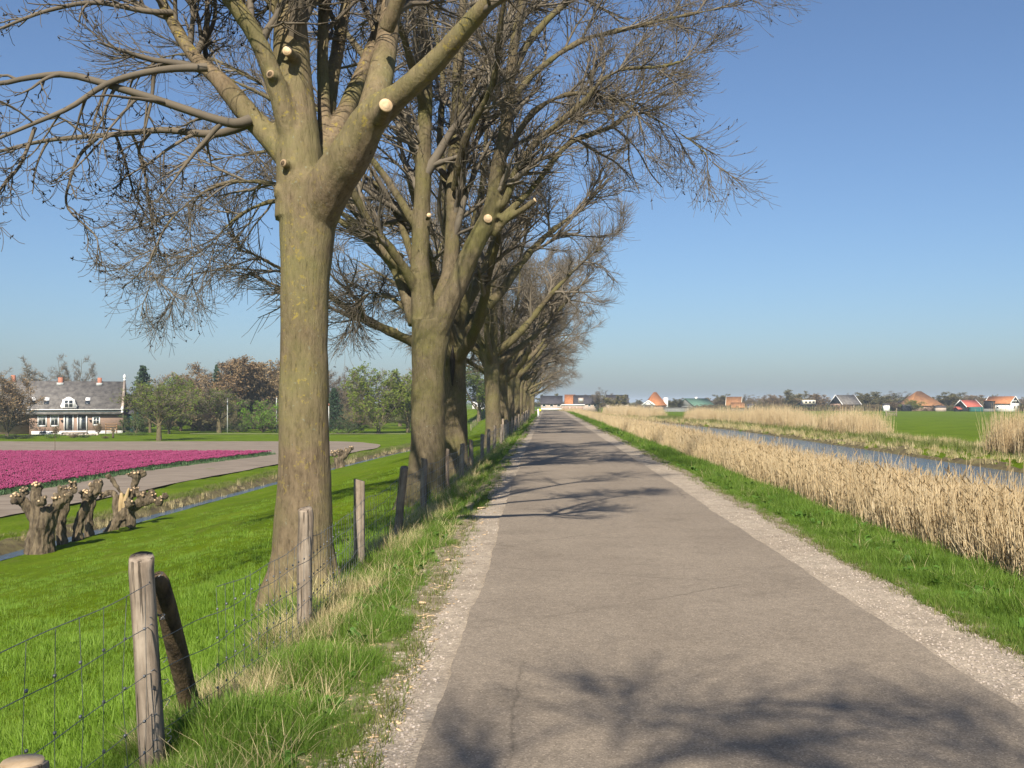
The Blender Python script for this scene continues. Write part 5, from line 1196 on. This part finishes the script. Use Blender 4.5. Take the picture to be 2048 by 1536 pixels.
    m = MB(); m.box(dx-.05, dx+.05, yf-.06, yf-.032, zz(815), zz(801)).box(dx-7.5*s, dx+7.5*s, yf-.058, yf-.031, zz(808.2), zz(807.2)); m.build('glazing_bar', M['white'], do)
    for a, dk in ((66, 0), (92.5, 0), (173, 1)):
        y_ = (zz(805)-zh)/k; m = MB(); c = np.array([q(a), y_, zz(805)+th]); n_ = norm(np.array([0, -k, 1])); u_ = norm(np.array([0, 1, k]))
        for nm, a0, a1, mt in (('skylight_blind', 0.05, .75, M['white']), ('skylight_pane', -.75, .05, M['glass'])):
            m = MB(); hw = .32; P = [c+np.array([e, 0, 0])+u_*f_+n_*g for g in (-.1, .07) for (e, f_) in ((-hw, a0), (hw, a0), (hw, a1), (-hw, a1))]
            m.add(P, [(0,3,2,1), (4,5,6,7), (0,1,5,4), (1,2,6,5), (2,3,7,6), (3,0,4,7)]); m.build(nm, mt, ro)
    return t
farmhouse()
s150 = 148/F
# green shed
t = house('garden_shed', 261, 156, 2.8, 3.2, 3.0, 3.6, 'teal green shed against the gable end of the farmhouse', M['greenpaint'], M['roof_dark'], group='outbuildings', cat='shed')
# slatted bench-like trellis before the wall
t = thing('slatted_trellis', ((228-VX)*s150, 147, FLAT), 'brown wooden slatted trellis in front of the farmhouse wall', 'trellis')
for z in (.35, .75, 1.15, 1.5): m = MB(); m.box(-.9, .9, -.03, .03, z, z+.12); m.build('slat', M['wood'], t)
for x in (-.8, .8): m = MB(); m.box(x-.05, x+.05, .031, .11, -.1, 1.7); m.build('post', M['wood'], t)
# low stone edging, clipped hedge, small plants in the garden
t = thing('stone_edging', ((158-VX)*144/F, 144, FLAT), 'pale rubble edging along the farmhouse flower bed', 'edging')
rg = RS(14)
for k in range(14):
    o = link('stone', TS[k % 4][0], t); o.location = (-2.6+k*.4+rg.randn()*.05, rg.randn()*.2, .1); o.scale = (.32, .24, .28); o.rotation_euler = (0, 0, rg.rand()*6)
for a in [('dark', 30, 868, 34, 131, 'dark low hedge plants at the left edge of the garden'), ('red', 112, 852, 8, 141, 'small red-leaved shrub left of the farmhouse door'), ('red', 197, 846, 8, 146, 'reddish slim shrub before the small farmhouse window'),
          ('dark', 168, 869, 11, 135, 'dark rounded shrub in the flower bed'), ('red', 148, 868, 10, 134, 'brown shrub beside the dark rounded one'), ('bright', 270, 864, 34, 146, 'low clipped yellow-green hedge right of the farmhouse'),
          ('bright', 104, 868, 14, 133, 'small fresh green plant in the flower bed'), ('red', 210, 872, 7, 131, 'tiny brown plant at the edge of the bare soil')]:
    bgtree(a[0], a[1], a[2], a[3], a[4], a[5], 'garden shrubs', 'shrub', 'shrub')
# pollarded garden stump, stakes and poles
t = thing('garden_stump', ((226-VX)*133/F, 133, FLAT), 'small knobbed pollard stump on the lawn edge before the farmhouse', 'tree')
m = MB(); m.tube([(0, 0, -.1), (0, 0, .6), (0, 0, .95)], [.16, .13, .15], 9).tube([(0, 0, .8), (-.25, 0, 1.2)], [.1, .13], 8).tube([(0, 0, .8), (.3, 0, 1.15)], [.1, .13], 8).tube([(0, 0, .9), (.02, -.2, 1.3)], [.1, .12], 8)
m.build('trunk', M['willow'], t); m = MB(); m.tube([(-.27, 0, 1.2), (-.3, 0, 1.26)], [.11, .1], 8).tube([(.32, 0, 1.15), (.35, 0, 1.21)], [.11, .1], 8); m.build('cut_face', M['cut'], t)
def pole(name, x, d, h, r, mt, label, cat, top=None):
    X = (x-VX)/F*d; t = thing(name, (X, d, float(gz(np.array([X]), d)[0])), label, cat); m = MB(); m.tube([(0, 0, -.2), (0, 0, h*.6), (0, 0, h)], [r, r*.9, r*.7], 8); m.build('shaft', mt, t)
    if top: m = MB(); m.tube([(0, 0, h), (0, 0, h+.12), (0, 0, h+.3), (0, 0, h+.4)], [r*.7, r*1.8, r*1.6, r*.4], 8); m.build('cap', top, t)
pole('stake', 110, 91.5, 1.75, .025, M['post_old'], 'thin dark stake at the back edge of the tulips', 'stake')
pole('flagpole', 657, 150, 4.2, .11, M['white'], 'white pole with dark red cap right behind the thick trunk', 'pole', M['terracotta'])
for k, (x, d, lb) in enumerate([(455, 157, 'thin pale trunk-like pole in the garden wood'), (553, 157, 'thin pale birch pole just left of the thick trunk')]): pole('young_birch', x, d, 5.5, .09, M['curtain'], lb, 'tree')

# ---- far side of the field and the road end
G = M
t = house('gable_house', 2004, 318, 8.5, 5.2, 2.6, 4.6, 'white and black gabled house with orange roof at the right edge', M['white'], M['roof_orange'], -.95, M['black'], [(0, .8, .9, 1.0)], barge=M['white'])
for x_ in (-.6, .6): pass
m = MB(); m.box(-4.0, -.8, -3.4, -2.62, -.2, 3.3); m.build('side_bay', M['black'], t)
m = MB(); m.box(-4.2, -.6, -3.6, -2.5, 3.31, 3.5); m.build('bay_roof', M['roof_orange'], t)
m = MB(); m.box(4.26, 4.32, -.9, .0, .9, 1.8); w1 = m.build('window', M['white'], t); m = MB(); m.box(4.33, 4.35, -.75, -.15, 1.0, 1.7); m.build('pane', M['glass'], w1)
for y_ in (-.85, .35): m = MB(); m.box(4.26, 4.32, y_, y_+.6, 3.0, 3.5); m.build('window', M['white'], t)
t = house('barn', 1936, 320, 6.4, 4.6, 1.55, 3.4, 'black boarded barn with bright red tile roof and white bargeboards', M['black'], M['roof_red'], .42, barge=M['white'], group='far houses across the field', cat='barn')
t = house('porch_shed', 1915, 312, 1.5, 1.6, .85, 1.4, 'tiny red-roofed shed before the red-roofed barn', M['black'], M['roof_red'], .4, cat='shed')
t = house('pyramid_farm', 1838, 332, 11.4, 11.4, 1.9, 6.35, 'broad farmhouse under a tall brown-orange pyramid roof', M['brick'], M['roof_brown'], .1, hip=5.1)
t = house('grey_farmhouse', 1690, 335, 7.8, 6.0, 2.4, 5.2, 'grey-roofed farmhouse with black gable among the far trees', M['brick'], M['roof_grey'], .45, M['black'], [(-1.5, .8, .8, 1.0), (1.0, .8, .8, 1.0)], barge=M['white'])
t = house('dormer_house', 1613, 330, 4.6, 5.0, 2.0, 2.6, 'low dark house with a cream dormer strip', M['black'], M['roof_dark'], .1)
m = MB(); m.box(-2.0, 2.0, -2.9, -.5, 2.25, 3.6); do = m.build('dormer', M['cream'], t)
for x_ in (-1.2, .1, 1.3): m = MB(); m.box(x_-.35, x_+.35, -2.95, -2.903, 2.6, 3.2); m.build('pane', M['glass'], do)
t = house('white_gable_barn', 1468, 335, 4.8, 5.0, 2.0, 4.6, 'orange-roofed barn with one pale edged gable across the canal', M['brick'], M['roof_brown'], -.25, barge=M['cream'], cat='barn')
t = house('tile_shed', 1475, 322, 4.0, 3.0, 1.3, 2.6, 'low shed with orange tile roof in front of the pale edged barn', M['greyboard'], M['roof_brown'], -.1, cat='shed')
t = house('green_barn', 1392, 345, 9.0, 9.0, 1.7, 4.1, 'wide low barn with green sheet roof', M['greyboard'], M['roof_green'], .5, cat='barn')
m = MB(); m.box(-.4, .4, -.4, .4, 4.0, 4.7); m.build('vent', M['white'], t)
t = thing('long_shed', ((1352-VX)/F*300, 300, RFLAT), 'long grey boarded shed left of the green-roofed barn', 'shed', 'far houses across the field')
m = MB(); m.box(-3.7, 3.7, -1.5, 1.5, -.3, 2.7); m.build('wall', M['greyboard'], t); m = MB(); m.box(-3.85, 3.85, -1.7, 1.7, 2.705, 2.85); m.build('roof', M['roof_grey'], t)
for x_ in np.arange(-3.4, 3.6, .75): m = MB(); m.box(x_-.04, x_+.04, -1.56, -1.502, 0, 2.65); m.build('batten', M['greyboard'], t)
t = house('orange_pyramid_house', 1310, 318, 5.6, 5.6, 2.2, 5.9, 'house with steep orange pyramid roof near the canal bend', M['brick'], M['roof_orange'], .2, hip=2.5)
m = MB(); m.box(2.4, 3.6, -2.2, -1.0, -.3, 4.3); m.build('white_annexe', M['white'], t)
t = house('white_summerhouse', 1297, 296, 1.9, 3.0, 2.2, 3.2, 'small white-fronted summerhouse before the orange pyramid house', M['greyboard'], M['white'], 1.35, M['white'], cat='shed', barge=M['white'])
m = MB(); m.box(-.98, -.955, -1.0, 1.0, 0, 2.0); m.build('door', M['black'], t)
t = house('dark_roof_house', 1234, 310, 6.6, 6.0, 2.9, 5.0, 'dark-roofed house with white ground floor annexe', M['tan'], M['roof_dark'], .0, wins=[(-2.4, 1.9, 1.0, .9), (-1.0, 1.9, 1.0, .9), (2.2, 1.9, 1.0, .9), (-2.4, .2, 1.0, 1.2)])
t = thing('white_annexe', ((1252-VX)/F*302, 302, RFLAT), 'long flat white annexe beside the dark-roofed house', 'house', 'far houses across the field')
m = MB(); m.box(-2.9, 2.9, -1.2, 1.2, -.2, 2.5); m.build('wall', M['tan'], t); m = MB(); m.box(-3.0, 3.0, -1.4, 1.4, 2.505, 2.85); m.build('fascia', M['white'], t)
m = MB(); m.box(.8, 2.7, -1.27, -1.21, .1, 2.3); w1 = m.build('glazed_front', M['white'], t)
for x_ in (1.1, 1.75, 2.4): m = MB(); m.box(x_-.2, x_+.2, -1.3, -1.272, .5, 2.0); m.build('pane', M['glass'], w1)
m = MB(); m.box(-2.4, .3, -1.25, -1.203, .2, 2.0); m.build('carport_shade', M['black'], t)  # flat black panel standing in for the shade inside the carport
t = house('terrace_house', 1172, 305, 7.4, 6.0, 2.6, 4.9, 'dark-roofed terrace with pale dormer at the end of the road', M['tan'], M['roof_dark'], .0, wins=[(-2.8, 1.6, .9, .8), (2.6, 1.6, .9, .8), (.9, 1.6, .9, .8)])
m = MB(); m.box(-2.4, -.9, -3.1, -.6, 2.7, 4.2); do = m.build('dormer', M['tan'], t); m = MB(); m.box(-2.2, -1.1, -3.14, -3.103, 3.1, 3.9); m.build('pane', M['curtain'], do)
t = house('terrace_house', 1103, 312, 6.6, 6.0, 2.6, 4.8, 'dark-roofed terrace with white bands straight ahead down the road', M['tan'], M['roof_dark'], .0, wins=[(-2.3, 1.5, 1.1, .9), (0, 1.5, 1.1, .9), (2.2, 1.5, 1.1, .9)])
m = MB(); m.box(-3.2, 3.25, -3.3, -3.003, .55, 1.1); m.build('white_band', M['white'], t)
t = house('orange_gable_house', 1140, 322, 3.2, 4.6, 2.6, 5.2, 'narrow orange-roofed house between the two dark terraces', M['tan'], M['roof_orange'], .0)
t = thing('low_garage', ((1146-VX)/F*285, 285, float(gz(np.array([(1146-VX)/F*285]), 285)[0])), 'flat-roofed white-edged garage below the orange-roofed house', 'garage', 'far houses across the field')
m = MB(); m.box(-3.2, 3.2, -1.5, 1.5, -.3, 2.0); m.build('wall', M['tan'], t); m = MB(); m.box(-3.35, 3.35, -1.7, 1.7, 2.004, 2.35); m.build('fascia', M['white'], t)
for x_ in (-2.0, .0, 2.0): m = MB(); m.box(x_-.8, x_+.8, -1.54, -1.503, 0, 1.7); m.build('door', M['brick'], t)
t = house('white_house', 967, 240, 5.0, 5.0, 3.0, 4.2, 'white house glimpsed behind the dyke through the tree gap', M['white'], M['roof_dark'], .0, wins=[(-1.6, 1.0, .8, 1.0), (0.2, 1.0, .8, 1.0), (1.7, 1.0, .8, 1.0)], zb=-.9, group='far houses by the road')
# white van on the far bend
vy = 196.0; vx = (1054-VX)/F*vy
t = thing('van', (vx, vy, float(gz(np.array([vx]), vy)[0])), 'white boxy van glimpsed between the far ash trunks', 'van')
m = MB(); m.prism_x([(-1.9, .35), (2.6, .35), (2.6, 2.5), (-.9, 2.5), (-1.5, 1.5), (-1.9, 1.3)], -.95, .95); m.build('body', M['white'], t)
m = MB(); m.prism_x([(-1.56, 1.52), (-1.5, 1.50), (-1.0, 2.32), (-1.06, 2.34)], -.85, .85); m.build('windscreen', M['glass'], t)
m = MB(); m.box(-.9, .9, -1.98, -1.905, .4, .7); m.build('bumper', M['black'], t)
for x_ in (-.7, .7): m = MB(); m.box(x_-.16, x_+.16, -1.96, -1.902, .85, 1.1); m.build('headlight', M['curtain'], t)
for x_ in (-.82, .82):
    for y_ in (-1.2, 1.7): m = MB(); m.tube([(x_-.12, y_, .35), (x_+.12, y_, .35)], [.35, .35], 14); m.build('wheel', M['black'], t)
# hurdle, rail fence and low clutter across the water
def far_pt(x, d): X = (x-VX)/F*d; return (X, d, float(gz(np.array([X]), d)[0]))
t = thing('field_gate', far_pt(1784, 200), 'small weathered wooden field gate in the green meadow', 'gate')
for z in (.3, .65, 1.0): m = MB(); m.box(-1.1, .9, -.03, .03, z, z+.14); m.build('rail', M['post'], t)
for x_ in (-1.15, .95): m = MB(); m.box(x_-.07, x_+.07, .031, .15, -.2, 1.3 if x_ < 0 else 1.75); m.build('post', M['post'], t)
t = thing('rail_fence', far_pt(1428, 150), 'grey rail fence on the far bank before the barns', 'fence')
for x_ in (-2.6, 0, 2.6): m = MB(); m.box(x_-.07, x_+.07, -.07, .07, -.2, 1.0); m.build('post', M['greyboard'], t)
for z in (.45, .82): m = MB(); m.box(-2.8, 2.8, -.12, -.075, z, z+.12); m.build('rail', M['greyboard'], t)
for x, d, L, h, mt, lb in [(1880, 316, 3.2, 1.2, 'tan', 'pale low shed among the bushes left of the red-roofed barn'), (1813, 318, 2.6, 1.6, 'black', 'small black shed below the pyramid farm'), (1772, 320, 1.8, 1.9, 'white', 'small white-fronted shed left of the pyramid farm'), (1952, 308, 4.0, .8, 'greenpaint', 'low green tank in front of the red-roofed barn'), (1978, 308, 3.6, .9, 'greyboard', 'grey board fence before the white gable house'), (1500, 325, 2.2, 1.8, 'greyboard', 'grey lean-to shed right of the tile-roofed shed')]:
    p = far_pt(x, d); t = thing('garden_shed' if 'shed' in lb else 'tank' if 'tank' in lb else 'board_fence', p, lb, 'shed' if 'shed' in lb else 'tank' if 'tank' in lb else 'fence', 'outbuildings')
    dp = .05 if 'fence' in lb else .9; m = MB(); m.box(-L/2, L/2, -dp, dp, -.2, h); m.build('wall' if 'tank' not in lb else 'shell', M[mt], t)
    m = MB(); m.prism_x([(-dp-.12, h+.002), (dp+.12, h+.002), (dp+.12, h+.08), (0, h+.12+dp*.5), (-dp-.12, h+.08)], -L/2-.1, L/2+.1); m.build('roof' if 'fence' not in lb else 'cap_rail', M['roof_dark'] if mt != 'greenpaint' else M['greenpaint'], t)
# larger pieces of pruned wood on the verge
for k, (x, y, d, L, lb) in enumerate([(845, 1213, 7.85, .06, 'largest pale wood offcut on the shoulder edge'), (757, 1263, 6.95, .045, 'pale wood offcut lying in the verge grass'), (963, 1018, 14.9, .16, 'pale split branch piece at the shoulder beside the shade'), (897, 1125, 10.0, .06, 'brown bark chip on the shoulder near the second post')]):
    X = (x-VX)/F*d; t = thing('wood_offcut', (X, d, float(gz(np.array([X]), d)[0])+.02), lb, 'wood piece', 'pruning offcuts', .4*k)
    m = MB(); m.prism_y([(-L/2, 0), (L/2, .0), (L/2*.9, .012), (-L/2*.8, .016)], -.013, .013); m.build('heartwood', M['chip'], t); m = MB(); m.prism_y([(-L/2*1.02, -.012), (L/2*1.02, -.012), (L/2*1.01, -.001), (-L/2*1.01, -.001)], -.014, .014); m.build('bark', M['willow'], t)

# ------------------------------------------------------------------ thin spring haze over the polder
def haze():
    m = bpy.data.materials.new('haze'); m.use_nodes = True; nt = m.node_tree; nt.nodes.clear()
    pv = nt.nodes.new('ShaderNodeVolumePrincipled'); pv.inputs['Color'].default_value = (.74, .86, 1.0, 1); pv.inputs['Density'].default_value = HAZE; pv.inputs['Anisotropy'].default_value = 0.0
    o = nt.nodes.new('ShaderNodeOutputMaterial'); nt.links.new(pv.outputs[0], o.inputs['Volume'])
    b = MB(); b.box(-4700, 4700, -60, 4700, -5.2, 17.0); ob = b.build('haze', m); tag(ob, 'thin pale haze lying over the far polder', kind='stuff')
HAZE = .0003
haze()
